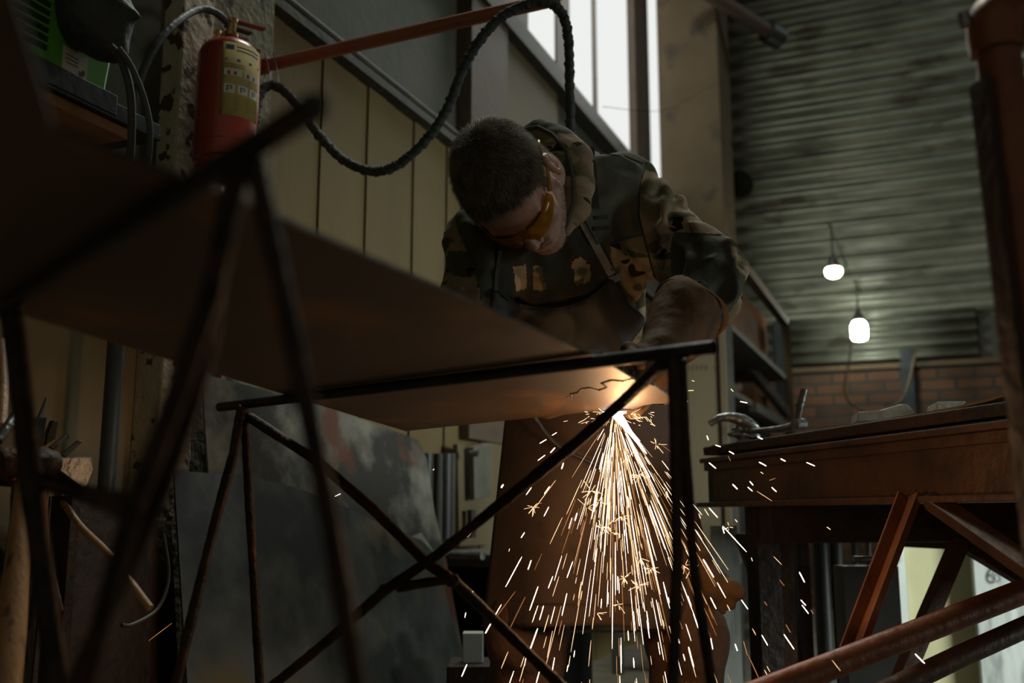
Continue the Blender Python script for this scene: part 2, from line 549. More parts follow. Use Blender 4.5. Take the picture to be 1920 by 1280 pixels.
# ------------------------------------------------------------------ signed distance modelling
class Field:
    def __init__(s, lo, hi, h):
        s.lo, s.h = np.array(lo, float), h
        s.n = np.ceil((np.array(hi, float) - s.lo) / h).astype(int) + 1
        s.d = np.full(s.n, 1.0, np.float32)
        s.ax = [(s.lo[i] + h * np.arange(s.n[i])).astype(np.float32) for i in range(3)]

    def _sl(s, lo, hi, pad):
        sl = []
        for i in range(3):
            a = int(max(0, math.floor((lo[i] - pad - s.lo[i]) / s.h)))
            b = int(min(s.n[i], math.ceil((hi[i] + pad - s.lo[i]) / s.h) + 1))
            if b <= a:
                return None, None
            sl.append(slice(a, b))
        return tuple(sl), [s.ax[0][sl[0]][:, None, None], s.ax[1][sl[1]][None, :, None], s.ax[2][sl[2]][None, None, :]]

    def _apply(s, sl, d, k, op):
        a = s.d[sl]
        if op == 'sub':
            d = -d
        if k > 0:
            h = np.maximum(k - np.abs(a - d), 0) / k
            s.d[sl] = (np.minimum(a, d) - h * h * k * .25) if op == 'add' else (np.maximum(a, d) + h * h * k * .25)
        else:
            s.d[sl] = np.minimum(a, d) if op == 'add' else np.maximum(a, d)

    def cap(s, a, b, ra, rb=None, k=.02, op='add', flat=None):
        rb = ra if rb is None else rb
        a, b = np.array(a, float), np.array(b, float)
        R = max(ra, rb)
        sl, (X, Y, Z) = s._sl(np.minimum(a, b) - R, np.maximum(a, b) + R, k + 4 * s.h)
        if sl is None:
            return s
        ab = b - a
        L = max(ab @ ab, 1e-12)
        px, py, pz = X - a[0], Y - a[1], Z - a[2]
        t = np.clip((px * ab[0] + py * ab[1] + pz * ab[2]) / L, 0, 1)
        d = np.sqrt((px - t * ab[0]) ** 2 + (py - t * ab[1]) ** 2 + (pz - t * ab[2]) ** 2) - (ra + (rb - ra) * t)
        s._apply(sl, d.astype(np.float32), k, op)
        return s

    def ell(s, c, r, k=.02, R=None, op='add'):
        c = np.array(c, float)
        R = np.eye(3) if R is None else np.array(R, float)   # rows: local axes
        ext = np.sqrt(((R * np.array(r)[:, None]) ** 2).sum(0))
        sl, (X, Y, Z) = s._sl(c - ext, c + ext, k + 4 * s.h)
        if sl is None:
            return s
        px, py, pz = X - c[0], Y - c[1], Z - c[2]
        q = [R[i][0] * px + R[i][1] * py + R[i][2] * pz for i in range(3)]
        k0 = np.sqrt(sum((q[i] / r[i]) ** 2 for i in range(3)))
        k1 = np.sqrt(sum((q[i] / r[i] ** 2) ** 2 for i in range(3))) + 1e-9
        s._apply(sl, (k0 * (k0 - 1) / k1).astype(np.float32), k, op)
        return s

    def chain(s, pts, rs, k=.01, op='add'):
        for i in range(len(pts) - 1):
            s.cap(pts[i], pts[i + 1], rs[i], rs[i + 1], k, op)
        return s

    def grid(s):
        return np.meshgrid(*s.ax, indexing='ij')

    def mesh(s):
        V = s.d
        S = V < 0
        nx, ny, nz = V.shape
        cs = np.zeros((nx - 1, ny - 1, nz - 1), np.int8)
        cor = [(i, j, k) for i in (0, 1) for j in (0, 1) for k in (0, 1)]

        def sub(A, c):
            return A[c[0]:nx - 1 + c[0], c[1]:ny - 1 + c[1], c[2]:nz - 1 + c[2]]
        for c in cor:
            cs += sub(S, c)
        act = (cs > 0) & (cs < 8)
        ids = np.full(act.shape, -1, np.int64)
        nv = int(act.sum())
        ids[act] = np.arange(nv)
        ii = np.argwhere(act).astype(float)
        pos = np.zeros((nv, 3))
        cnt = np.zeros(nv)
        for c0 in cor:
            for ax in range(3):
                if c0[ax]:
                    continue
                c1 = list(c0)
                c1[ax] = 1
                a, b = sub(V, c0)[act].astype(float), sub(V, c1)[act].astype(float)
                mk_ = (a < 0) != (b < 0)
                t = np.where(mk_, a / np.where(mk_, a - b, 1), 0)
                q = np.array(c0, float)[None, :] * np.ones((nv, 1))
                q[:, ax] = t
                pos += q * mk_[:, None]
                cnt += mk_
        verts = s.lo + s.h * (ii + pos / cnt[:, None])
        faces = []
        for ax in range(3):
            o1, o2 = (ax + 1) % 3, (ax + 2) % 3
            a = [slice(0, n) for n in V.shape]
            b = [slice(0, n) for n in V.shape]
            a[ax] = slice(0, V.shape[ax] - 1)
            b[ax] = slice(1, V.shape[ax])
            for o in (o1, o2):
                a[o] = slice(1, V.shape[o] - 1)
                b[o] = slice(1, V.shape[o] - 1)
            sa, sb = S[tuple(a)], S[tuple(b)]
            e = np.argwhere(sa != sb)
            flip = sa[sa != sb]
            off = np.zeros(3, int)
            off[o1] = off[o2] = 1
            e = e + off
            q = []
            for d1, d2 in ((-1, -1), (0, -1), (0, 0), (-1, 0)):
                c = e.copy()
                c[:, o1] += d1
                c[:, o2] += d2
                q.append(ids[c[:, 0], c[:, 1], c[:, 2]])
            q = np.stack(q, 1)
            q[~flip] = q[~flip][:, ::-1]
            faces.append(q)
        F = np.concatenate(faces)
        F = F[(F >= 0).all(1)]
        return verts, F


_lat = rng.random((32, 32, 32)).astype(np.float32)


def vnoise(X, Y, Z, scale, seed=0):
    """smooth value noise in -1..1"""
    out = []
    for A, o in ((X, 3.1), (Y, 7.7), (Z, 1.3)):
        q = A * scale + o + seed * 5.37
        i = np.floor(q)
        f = q - i
        out.append((i.astype(np.int64) % 32, f * f * (3 - 2 * f)))
    (xi, xf), (yi, yf), (zi, zf) = out
    r = 0
    for a in (0, 1):
        for b in (0, 1):
            for c in (0, 1):
                w = (xf if a else 1 - xf) * (yf if b else 1 - yf) * (zf if c else 1 - zf)
                r = r + w * _lat[(xi + a) % 32, (yi + b) % 32, (zi + c) % 32]
    return r * 2 - 1


def fast_mesh(name, V, F, mats, parent=None, fm=None, smooth=True):
    me = bpy.data.meshes.new(name)
    V = np.asarray(V, np.float32)
    F = np.asarray(F, np.int32)
    k = F.shape[1]
    me.vertices.add(len(V))
    me.vertices.foreach_set('co', V.ravel())
    me.loops.add(F.size)
    me.loops.foreach_set('vertex_index', F.ravel())
    me.polygons.add(len(F))
    me.polygons.foreach_set('loop_start', np.arange(0, F.size, k, dtype=np.int32))
    me.polygons.foreach_set('loop_total', np.full(len(F), k, np.int32))
    for m in mats:
        me.materials.append(m)
    if fm is not None:
        me.polygons.foreach_set('material_index', np.asarray(fm, np.int32))
    me.polygons.foreach_set('use_smooth', np.full(len(F), smooth))
    me.update(calc_edges=True)
    me.validate()
    o = bpy.data.objects.new(name, me)
    COL.objects.link(o)
    if parent is not None:
        o.parent = parent
        o.matrix_parent_inverse = parent_inv(parent)
    return o


def inside(px, py, poly):
    """point in polygon, vectorised"""
    r = np.zeros(len(px), bool)
    n = len(poly)
    for i in range(n):
        x1, y1 = poly[i]
        x2, y2 = poly[(i + 1) % n]
        c = ((y1 > py) != (y2 > py)) & (px < (x2 - x1) * (py - y1) / ((y2 - y1) if y2 != y1 else 1e-9) + x1)
        r ^= c
    return r


def fnormals(V, F):
    a = V[F[:, 2]] - V[F[:, 0]]
    b = V[F[:, 3]] - V[F[:, 1]]
    n = np.cross(a, b)
    return n / (np.linalg.norm(n, axis=1, keepdims=True) + 1e-12)


# ================================================================== THE ROOM
W0 = Vector((-.70, 2.48, 0))
WD = Vector((.385, .923, 0)).normalized()
WN = Vector((.923, -.385, 0)).normalized()
UP = Vector((0, 0, 1))
AX = (WD, WN, UP)
TEND = 6.3


def W(t, s, z):
    return W0 + WD * t + WN * s + UP * z


def wbox(mb, t0, t1, s0, s1, z0, z1):
    return mb.box(W((t0 + t1) / 2, (s0 + s1) / 2, (z0 + z1) / 2), (abs(t1 - t0), abs(s1 - s0), abs(z1 - z0)), AX)


def wt(px, s=0.0, py=110):
    """distance along the left wall seen at that pixel"""
    r = ray(px, py)
    t = ((W0 + WN * s) - CAM).dot(WN) / r.dot(WN)
    return (CAM + r * t - W0).dot(WD)


mb = MB()
wbox(mb, -4, TEND + .2, -.3, 11, -.1, 0)
struct(mb.build('floor', M['floor']), 'dark dirty concrete workshop floor')
mb = MB()
wbox(mb, -4, TEND + .2, -.3, 11, 5.6, 5.7)
struct(mb.build('ceiling', M['ceiling']), 'dark roof deck high above the workshop')

# left wall: plaster near the camera, painted boards, dark band, glazing above
mb = MB()
wbox(mb, -3.9, wt(482), -.2, 0, 0, 5.6)
lw = struct(mb.build('wall_left', M['plaster']), 'beige crumbling plaster wall at the left, behind the tool rack')
t_p0, t_p1 = wt(482), TEND
mb = MB()
wbox(mb, t_p0, t_p1, -.2, -.04, 0, 2.82)
struct(mb.build('wall_left_far', M['panel_dark']), 'dark green wall band above the yellow boards')
mb = MB()
t = t_p0 + .02
k = 0
while t < 6.0:
    w = (.115, .055, .145, .075, .13, .06)[k % 6]
    wbox(mb, t, t + w - .0045, -.04, -.012 - .003 * (k % 3), 0, 2.10)
    t += w
    k += 1
struct(mb.build('wall_left_boards', M['panel']), 'yellow-brown painted vertical boards lining the left wall')
# horizontal rail above the boards
mb = MB()
wbox(mb, t_p0, 5.2, -.04, .030, 2.10, 2.128)
mb.tube([W(t_p0, .01, 2.155), W(5.2, .01, 2.155)], .012, 8)
struct(mb.build('trim_1', M['beam']), 'blackened steel rail running along the top of the yellow boards')
# yellow stained panel between the dark posts and under the windows
mb = MB()
wbox(mb, wt(944), wt(1046), -.04, -.005, 2.0, 2.80)
tag(mb.build('wall_sheet', M['board']), 'stained yellow sheet fixed to the wall behind the hanging hose end', 'sheet')
mb = MB()
wbox(mb, wt(872), wt(940), -.04, .03, 1.0, 2.82)
struct(mb.build('trim_2', M['brownpost']), 'brown post against the left wall above the bent head')
# sill beam
mb = MB()
wbox(mb, 1.2, TEND, -.2, .02, 2.80, 2.93)
wbox(mb, 1.2, TEND, .02, .05, 2.80, 2.83)
struct(mb.build('trim_3', M['beam']), 'thick black sill beam under the bright windows')
# windows
wins = [(wt(985, -.05), wt(1040, -.05)), (wt(1064, -.05), wt(1110, -.05)), (wt(1115, -.05), wt(1177, -.05)), (wt(1203, -.05), wt(1233, -.05))]
for i, (a, b_) in enumerate(wins):
    mb = MB()
    wbox(mb, a, b_, -.06, -.05, 2.93, 4.9)
    o = struct(mb.build('window_%d' % (i + 1), M['window']), ['bright window pane behind the end of the red boom', 'first tall overexposed window pane', 'widest tall overexposed window pane', 'narrow bright window pane next to the concrete column'][i])
mb = MB()
edges = [(1.2, wins[0][0])] + [(wins[i][1], wins[i + 1][0]) for i in range(3)] + [(wins[3][1], TEND)]
for i, (a, b_) in enumerate(edges):
    wbox(mb, a, b_, -.16, (.0 if i == 3 else -.035), 2.93, 4.9)
wbox(mb, -.3, TEND, -.2, 0, 4.9, 5.6)
wbox(mb, -.3, 1.2, -.2, 0, 2.8, 4.9)
struct(mb.build('window_frame', M['brownpost']), 'brown mullions between the bright window panes')

# concrete column beside the windows
mb = MB()
tc = wt(1243)
wbox(mb, tc, tc + .45, -.04, .40, 0, 5.6)
o = mb.build('column', M['column'], bevel=.01)
struct(o, 'tan concrete column standing between the windows and the corrugated wall')
mb = MB()
wbox(mb, tc - .02, tc, -.04, .42, 2.42, 2.46)
wbox(mb, tc - .02, tc, -.04, .42, 1.72, 1.75)
struct(mb.build('trim_4', M['beam']), 'dark steel bands around the concrete column')

# end wall: corrugated cladding, dark strip, brick
def end_obj(name, m):
    return name, m


ex = WN.copy()
nrows = int((5.6 - 2.28) / .150 * 10)
vs, fs = [], []
scols = [-.1 + i * .5 for i in range(24)]
for r in range(nrows + 1):
    z = 2.28 + r * .0150
    ph = 2 * PI * r / 10
    off = .022 * math.tanh(1.8 * math.sin(ph))
    for c in scols:
        vs.append(W(TEND + .03 - off, c, z))
nc = len(scols)
for r in range(nrows):
    for c in range(nc - 1):
        fs.append((r * nc + c, r * nc + c + 1, (r + 1) * nc + c + 1, (r + 1) * nc + c))
o = mk('wall_end', vs, fs, M['corrugated'])
struct(o, 'corrugated metal cladding on the far end wall')
brick = MB()
brick.box((0, 0, 0.93), (11.6, .2, 1.86))
o = brick.build('wall_end_brick', M['brick'])
o.location = W(TEND + .12, 5.6, 0)
o.rotation_euler = (0, 0, math.atan2(WN.y, WN.x))
struct(o, 'old brick wall below the corrugated cladding')
mb = MB()
wbox(mb, TEND - .01, TEND + .2, -.1, 11, 1.86, 1.90)
struct(mb.build('trim_5', M['column']), 'pale ledge on top of the brick wall')
mb = MB()
wbox(mb, TEND + .05, TEND + .2, -.1, 11, 1.90, 2.30)
struct(mb.build('wall_end_band', M['panel_dark']), 'dark band between brick and corrugated cladding')
mb = MB()
for r in range(3):
    for k in range(8):
        pass
vs, fs = [], []
for r in range(41):
    z = 1.92 + r * .0095
    off = .018 * math.sin(2 * PI * r / 10)
    for c in (.5, 2.0):
        vs.append(W(TEND + .0 - off, c, z))
for r in range(40):
    fs.append((r * 2, r * 2 + 1, r * 2 + 3, r * 2 + 2))
o = mk('wall_end_cladding', vs, fs, M['corrugated'])
sm = o.modifiers.new('thick', 'SOLIDIFY')
sm.thickness = .004
struct(o, 'lower strip of corrugated cladding beneath the cool white lamp')

# pier next to the extinguisher
mb = MB()
wbox(mb, wt(352), wt(486), 0, .045, 0, 5.6)
struct(mb.build('wall_pier', M['concrete'], bevel=.004), 'rough concrete pier behind the fire extinguisher')
mb = MB()
wbox(mb, wt(292), wt(352), 0, .075, 0, 5.6)
struct(mb.build('trim_6', M['whitepost'], bevel=.004), 'white peeling painted edge of the pier')
mb = MB()
wbox(mb, wt(60), wt(292), .0, .02, 1.15, 5.6)
struct(mb.build('wall_left_upper', M['greywall']), 'grey sooty plaster behind the green machine')

# skylights in the roof (daylight)
def skylight(name, loc, sx, sy, power, col, rotz=0, label=''):
    mb = MB()
    c, s_ = math.cos(rotz), math.sin(rotz)
    mb.box(loc, (sx, sy, .02), (Vector((c, s_, 0)), Vector((-s_, c, 0)), UP))
    o = mb.build(name, M['skylight'])
    struct(o, label)
    ld = bpy.data.lights.new(name + '_daylight', 'AREA')
    ld.shape = 'RECTANGLE'
    ld.size, ld.size_y = sx, sy
    ld.energy = power
    ld.color = col
    lo = bpy.data.objects.new(name + '_daylight', ld)
    COL.objects.link(lo)
    lo.location = Vector(loc) - Vector((0, 0, .03))
    lo.rotation_euler = (0, 0, rotz)
    return lo


ang = math.atan2(WD.y, WD.x)
skylight('window_5', (.10, 3.9, 5.58), 1.6, 1.2, 125, (.90, .95, .80), ang, 'roof light above the bending worker')
skylight('window_6', (4.6, 6.6, 5.58), 1.5, 1.2, 20, (.80, .94, .88), ang, 'roof light in front of the far corrugated wall')

# daylight through the side windows
ld = bpy.data.lights.new('window_daylight', 'AREA')
ld.shape = 'RECTANGLE'
ld.size, ld.size_y = 2.3, 1.7
ld.energy = 45
ld.color = (.90, .95, .92)
lo = bpy.data.objects.new('window_daylight', ld)
COL.objects.link(lo)
lo.location = W(3.2, .06, 3.9)
dirv = (Vector((.2, 2.0, 1.0)) - lo.location)
lo.rotation_euler = dirv.to_track_quat('-Z', 'Y').to_euler()

# added fill light, out of frame at the right, brightens the standing boards
ld = bpy.data.lights.new('added_fill', 'AREA')
ld.shape = 'RECTANGLE'
ld.size, ld.size_y = 1.0, 1.6
ld.energy = 34
ld.color = (.90, 1.0, .94)
lo = bpy.data.objects.new('added_fill', ld)
COL.objects.link(lo)
lo.location = Vector((4.2, 1.6, 1.2))
lo.rotation_euler = (Vector((1.6, 3.3, .45)) - lo.location).to_track_quat('-Z', 'Y').to_euler()
ld.spread = math.radians(70)

w = bpy.data.worlds.new('world')
scene.world = w
w.use_nodes = True
bg = w.node_tree.nodes['Background']
bg.inputs[0].default_value = (.80, .74, .58, 1)
bg.inputs[1].default_value = 0.115

# ================================================================== THE CUT SHEET AND ITS TRESTLES
SZ = .89
outline = [(100, 240), (340, 334), (420, 365), (720, 495.5), (1110, 665), (1190, 712), (1226, 722), (1252, 741), (1257, 752), (1246, 757), (1222, 757),
           (1205, 760), (1186, 768), (1160, 765), (1138, 769), (1100, 772.5), (760, 808), (400, 699), (40, 590), (-260, 500), (-700, 330), (-420, -320), (-10, -140)]
poly = [onz(x, y, SZ) for x, y in outline]
mb = MB().slab(poly, (0, 0, .0026))
plate = mb.build('steel_plate', M['sheet'], mats=[M['sheet'], M['sheet_edge'], M['scorch']])
for f in plate.data.polygons:
    if abs(f.normal.z) < .5:
        x_, y_ = project(np.array([tuple(f.center)]))
        f.material_index = 2 if (x_[0] < 310 or f.center.y < .42) else 1  # edge coloured bright where daylight catches it, dark at the near end
tag(plate, 'large rust-brown steel plate being cut, lying across the two rod trestles', 'steel plate')
cut = [(1062, 744), (1072, 748), (1070, 738), (1084, 735), (1090, 728), (1106, 726), (1122, 731), (1138, 726), (1128, 718), (1146, 712), (1168, 714), (1186, 709), (1206, 716), (1226, 722)]
mb = MB()
rough_rod(mb, [onz(x, y, SZ - .0004) for x, y in cut], .0011, .5, 6, .004)
mb.build('cut_line', M['scorch'], plate, smooth=True)
cut2 = [(1257, 752), (1246, 757), (1222, 757), (1205, 760), (1186, 768), (1160, 765)]
mb = MB()
rough_rod(mb, [onz(x, y, SZ) for x, y in cut2], .0014, .6, 6, .003)
mb.build('slag_edge', M['scorch'], plate, smooth=True)

# far trestle
tr = thing('trestle', 'rusty rod trestle under the plate where the torch is cutting', 'trestle', (.1, 1.3, 0))
R1 = .0072
zb = SZ - R1 - .0006
bl, br_ = onz(412, 763, zb), onz(1339, 651, zb)
d = (br_ - bl).normalized()
mb = MB()
# the top bar: small square tube, open at its ends
mb.tube([bl, br_], R1, 20, cap=False)
mb.tube([bl, br_], R1 * .72, 20, cap=False)
n0 = len(mb.v) // 4
for a, b_ in ((0, 40), (20, 60)):
    for k in range(20):
        k2 = (k + 1) % 20
        mb.f.append((a + k, a + k2, b_ + k2, b_ + k))
mb.build('top_bar', M['bar'], tr, smooth=True)


def extend(a, b, z=0.0):
    """continue the line a->b down to height z"""
    t = (z - a.z) / (b.z - a.z)
    return a + (b - a) * t


def rods(parent, name, lst, r, wob=.14):
    for pts in lst:
        rough_rod(MB(), pts, r, wob).build(name, M['rod'], parent, smooth=True) if False else None
        m2 = MB()
        rough_rod(m2, pts, r, wob)
        m2.build(name, M['rod'], parent, smooth=True)


def at_leg(pxs, Y0, Y1, floor=True):
    """points of a leg seen at those pixels, depth running from Y0 to Y1; carried on to the floor"""
    n = len(pxs)
    pts = [P(x, y, Y0 + (Y1 - Y0) * i / (n - 1)) for i, (x, y) in enumerate(pxs)]
    if floor:
        e = extend(pts[-2], pts[-1], 0.006)
        if (e - pts[-1]).length > .02:
            pts.append(e)
    return pts


YL = onz(455, 757, zb).y
YR = onz(1268, 660, zb).y
legs = [at_leg([(451, 770), (438, 850), (395, 1010), (340, 1240)], YL, YL - .10),
        at_leg([(458, 772), (468, 950), (478, 1120), (487, 1280)], YL + .01, YL + .05),
        at_leg([(1262, 668), (1266, 850), (1270, 1050), (1262, 1280)], YR, YR - .04),
        at_leg([(1276, 672), (1284, 850), (1300, 1060), (1334, 1280)], YR + .01, YR + .12)]
for i, p_ in enumerate(legs):
    m2 = MB()
    rough_rod(m2, p_, (.0068, .0066, .0058, .0058)[i], .10)
    m2.build('leg', M['rod'], tr, smooth=True)
br1 = [P(468, 782, YL + .01), P(600, 868, YL - .04), P(700, 955, YL - .09), P(800, 1055, YL - .13), P(850, 1088, YL - .15), P(930, 1165, 1.36), P(1052, 1285, 1.30)]
br1.append(extend(br1[-2], br1[-1], .35))
br2 = [P(1240, 682, YR + .02), P(1168, 752, 1.13), P(1080, 830, 1.17), P(925, 955, 1.24), P(820, 1040, 1.30), P(720, 1108, 1.34), P(610, 1205, 1.40), P(515, 1282, 1.44)]
br2.append(extend(br2[-2], br2[-1], .40))
for p_, r_ in ((br1, .0072), (br2, .0068)):
    m2 = MB()
    rough_rod(m2, p_, r_, .10)
    m2.build('brace', M['rod'], tr, smooth=True)
m2 = MB()
rough_rod(m2, [P(745, 1101, 1.33), P(800, 1092, 1.32), P(848, 1086, 1.31)], .0064, .15)
m2.build('stub_rod', M['rod'], tr, smooth=True)
# weld lumps
for (x, y, Y, r_) in ((455, 768, YL, .010), (1268, 664, YR, .010), (848, 1088, 1.315, .0095), (720, 1106, 1.34, .009), (1240, 684, YR + .02, .008)):
    c = P(x, y, Y)
    m2 = MB()
    m2.tube([c - Vector((.008, 0, .004)), c, c + Vector((.008, 0, .004))], [.5 * r_, r_, .5 * r_], 10)
    m2.build('weld_bead', M['rod'], tr, smooth=True)

# near trestle (close to the camera, thin rods)
tn = thing('trestle', 'thin black rod trestle nearest the camera, holding up the near end of the plate', 'trestle', (-.15, .55, 0))
zn = SZ - .0056
nb0, nb1 = onz(-60, 618, zn), onz(598, 194, zn)
mb = MB()
mb.beam(nb0, nb1, .0085, .0100)
mb.build('top_bar', M['bar'], tn, bevel=.001)
Yn = onz(455, 285, zn).y
nlegs = [
    at_leg([(452, 300), (394, 560), (338, 718), (248, 954), (208, 1095), (158, 1285)], Yn, Yn + .12),
    at_leg([(444, 306), (412, 470), (386, 650), (350, 785), (305, 915), (240, 1060)], Yn + .01, Yn + .12),
    at_leg([(476, 300), (520, 500), (575, 760), (622, 1000), (668, 1285)], Yn, Yn + .06),
    at_leg([(20, 575), (38, 720), (62, 940), (108, 1290)], onz(20, 570, zn).y, onz(20, 570, zn).y + .03)]
for i, p_ in enumerate(nlegs):
    m2 = MB()
    rough_rod(m2, p_, (.0052, .0052, .0050, .0090)[i], .10, 10, .02)
    m2.build('leg', M['rod'], tn, smooth=True)
m2 = MB()
rough_rod(m2, [nlegs[3][2].lerp(nlegs[3][1], .2), P(160, 925, .80), nlegs[0][3]], .0070, .1)
m2.build('brace', M['rod'], tn, smooth=True)


def OW(px, py, s=0.0):
    """point seen at a pixel on the plane at distance s in front of the left wall"""
    r = ray(px, py)
    t = ((W0 + WN * s) - CAM).dot(WN) / r.dot(WN)
    return CAM + r * t


# ================================================================== LEFT WALL OBJECTS
def extinguisher(label, c, zt, zb_, r, detail=True):
    """c: a point on its axis; zt / zb_ heights of shoulder top and bottom"""
    t_ = thing('fire_extinguisher', label, 'fire extinguisher', (c.x, c.y, zb_), )
    H = zt - zb_
    base = Vector((c.x, c.y, zb_))
    prof = [(0, r * .82), (.006, r * .93), (.012, r * .93), (.014, r * .90), (.03, r * .90), (.034, r), (.045, r), (H - r * .62, r), (H - r * .40, r * .93), (H - r * .20, r * .76), (H - r * .07, r * .5), (H, r * .28), (H + .012, r * .24)]
    MB().lathe(base, UP, prof, 48).build('cylinder', M['red_paint'], t_, smooth=True)
    MB().lathe(base + UP * (H + .008), UP, [(0, .017), (.012, .017), (.014, .012), (.035, .012), (.038, .015), (.046, .015)], 20).build('valve', M['brass'], t_, smooth=True)
    hd = (WD * .7 + WN * .3).normalized()
    top = base + UP * (H + .05)
    m2 = MB()
    m2.beam(top - hd * .02, top + hd * .085 + UP * .010, .020, .004)
    m2.build('lever', M['red_paint'], t_, bevel=.001)
    m2 = MB()
    m2.beam(top - hd * .015 - UP * .016, top + hd * .05 - UP * .014, .018, .004)
    m2.build('carry_handle', M['darksteel'], t_, bevel=.001)
    return t_, base, H


pA = OW(430, 76, .17)
pB = OW(415, 330, .17)
ex1, exb, exH = extinguisher('red fire extinguisher with a yellow instruction label, hung on the concrete pier', OW(426, 200, .17), pA.z, pB.z, .070)
# label: yellow sleeve piece on the front of the cylinder
def wrap(c, r, a0, a1, z0, z1, n=14):
    vs, fs = [], []
    for i in range(n + 1):
        a = a0 + (a1 - a0) * i / n
        for z in (z0, z1):
            vs.append((c.x + r * math.cos(a), c.y + r * math.sin(a), z))
    for i in range(n):
        fs.append((2 * i, 2 * i + 2, 2 * i + 3, 2 * i + 1))
    return vs, fs


toc = math.atan2(-exb.y, -exb.x)       # direction from the extinguisher to the camera
labmat = mat('yellow_label', (.36, .25, .075), (.45, .33, .11), 10, .7, 0, 0, spec=.15, c3=(.30, .25, .16), c3scale=20)
inkmat = mat('printed_ink_brown', (.16, .10, .05), None, 5, .6)
bluemat = mat('printed_ink_blue', (.08, .10, .20), None, 5, .6)
whitemat = mat('printed_white', (.55, .53, .45), None, 5, .6)
zl0, zl1 = OW(445, 215, .235).z, OW(445, 74, .235).z
a0, a1 = toc - .22, toc + 1.20
v_, f_ = wrap(exb, .0706, a0, a1, zl0, zl1)
lab = mk('label', v_, f_, labmat, ex1)
lab.modifiers.new('t', 'SOLIDIFY').thickness = .0004
HL = zl1 - zl0


def onlab(name, items, m, dr=.0713):
    V_, F_ = [], []
    for (x0, x1, y0, y1) in items:     # fractions along the label
        v2, f2 = wrap(exb, dr, a0 + (a1 - a0) * x0, a0 + (a1 - a0) * x1, zl0 + HL * y0, zl0 + HL * y1, 3)
        n = len(V_)
        V_ += v2
        F_ += [tuple(i + n for i in f) for f in f2]
    return mk(name, V_, F_, m, lab)


onlab('blue_band', [(.06, .95, .74, .775)], bluemat)
onlab('white_print', [(.06, .30, .30, .42), (.36, .60, .30, .42), (.66, .92, .30, .42), (.05, .45, .54, .63), (.5, .92, .54, .63)], whitemat)
tx = []
for r_ in range(6):
    tx.append((.06, .9, .25 - r_ * .035, .258 - r_ * .035))
for r_ in range(2):
    tx.append((.30, .9, .93 - r_ * .05, .95 - r_ * .05))
for r_ in range(2):
    tx.append((.06, .5, .69 - r_ * .03, .70 - r_ * .03))
for x_ in (.12, .42, .73):           # little pictograms
    tx += [(x_, x_ + .03, .32, .40), (x_, x_ + .12, .385, .40), (x_, x_ + .12, .35, .36), (x_ + .09, x_ + .12, .35, .40)]
onlab('label_text', tx, inkmat, .0716)
onlab('logo_block', [(.06, .24, .89, .96)], bluemat, .0716)
onlab('red_print', [(.12, .19, .55, .60), (.26, .33, .55, .60), (.56, .63, .55, .60), (.74, .80, .55, .60)], M['red_paint'], .0716)
# discharge hose over the top to the left
MB().tube([exb + UP * (exH + .035), OW(405, 24, .16), OW(372, 18, .15), OW(330, 42, .17), OW(295, 80, .17), OW(268, 135, .16), OW(250, 200, .15), OW(246, 262, .15)], .0085, 12, smooth=6).build('hose', M['rubber'], ex1, smooth=True)
m2 = MB()
m2.lathe(exb + UP * .07, UP, [(0, .0715), (.016, .0715)], 40)
m2.build('strap_band', M['red_paint'], ex1, smooth=True)
ex2, _b, _h = extinguisher('plain red fire extinguisher half hidden behind the labelled one', OW(396, 200, .058), pA.z + .03, pB.z - .01, .048)
# wall shelf with the green machine
def S3(px, py, Y):
    return P(px, py, Y)


sh_end = P(303, 262, 1.56)
zs = sh_end.z
s_front = (sh_end - W0).dot(WN)
t_end = (sh_end - W0).dot(WD)
mb = MB()
wbox(mb, t_end - 1.3, t_end - .06, .02, s_front - .012, zs - .020, zs - .002)
sb = mb.build('wall_shelf', M['woodorange'], bevel=.002)
tag(sb, 'orange plywood wall shelf board under the grey machine tray', 'shelf')
mb = MB()
wbox(mb, t_end - 1.2, t_end - .30, .02, .05, zs - .25, zs - .020)
mb.build('bracket', M['beam'], sb)
tray = thing('machine_tray', 'dark grey metal tray with raised front lip carrying the green machine', 'tray', sh_end)
mb = MB()
wbox(mb, t_end - 1.25, t_end, s_front - .45, s_front, zs - .002, zs + .004)
mb.build('tray_floor', M['black'], tray)
mb = MB()
wbox(mb, t_end - 1.25, t_end - .10, s_front - .004, s_front, zs, zs + .036)
wbox(mb, t_end - 1.25, t_end - .10, s_front - .010, s_front - .004, zs, zs + .036)
mb.build('front_lip', M['darkgrey'], tray, bevel=.001)
mb = MB()
wbox(mb, t_end - .10, t_end, s_front - .02, s_front - .004, zs + .004, zs + .026)
mb.build('corner_plate', M['bluegrey'], tray, bevel=.001)

# green welding machine on the tray
gm = thing('welding_machine', 'bright green welding machine with black louvres and a paper sticker', 'welding machine', sh_end)
gs = s_front - .020
g1 = (OW(192, 172, gs) - W0).dot(WD)      # its far end
g0 = g1 - .55
zb0 = zs + .0046
mb = MB()
top = zb0 + .36
pr = [(g0, zb0), (g1 - .015, zb0), (g1 + .004, zb0 + .012), (g1 + .022, zb0 + .15), (g1 - .01, zb0 + .30), (g1 - .06, top), (g0, top)]
mb.slab([W(a, gs, z) for a, z in pr], -WN * .24)
mb.build('housing', M['green'], gm, bevel=.006)
lv = (OW(45, 60, gs) - W0).dot(WD)
mb = MB()
for i in range(16):
    z = zb0 + .055 + i * .0135
    wbox(mb, lv - .12, lv + .040, gs - .002, gs + .0012, z, z + .0065)
mb.build('louvres', M['black'], gm)
mb = MB()
for i in range(16):
    z = zb0 + .055 + i * .0135 + .0065
    wbox(mb, lv - .12, lv + .040, gs, gs + .006, z, z + .003)
mb.build('louvre_fins', M['green'], gm)
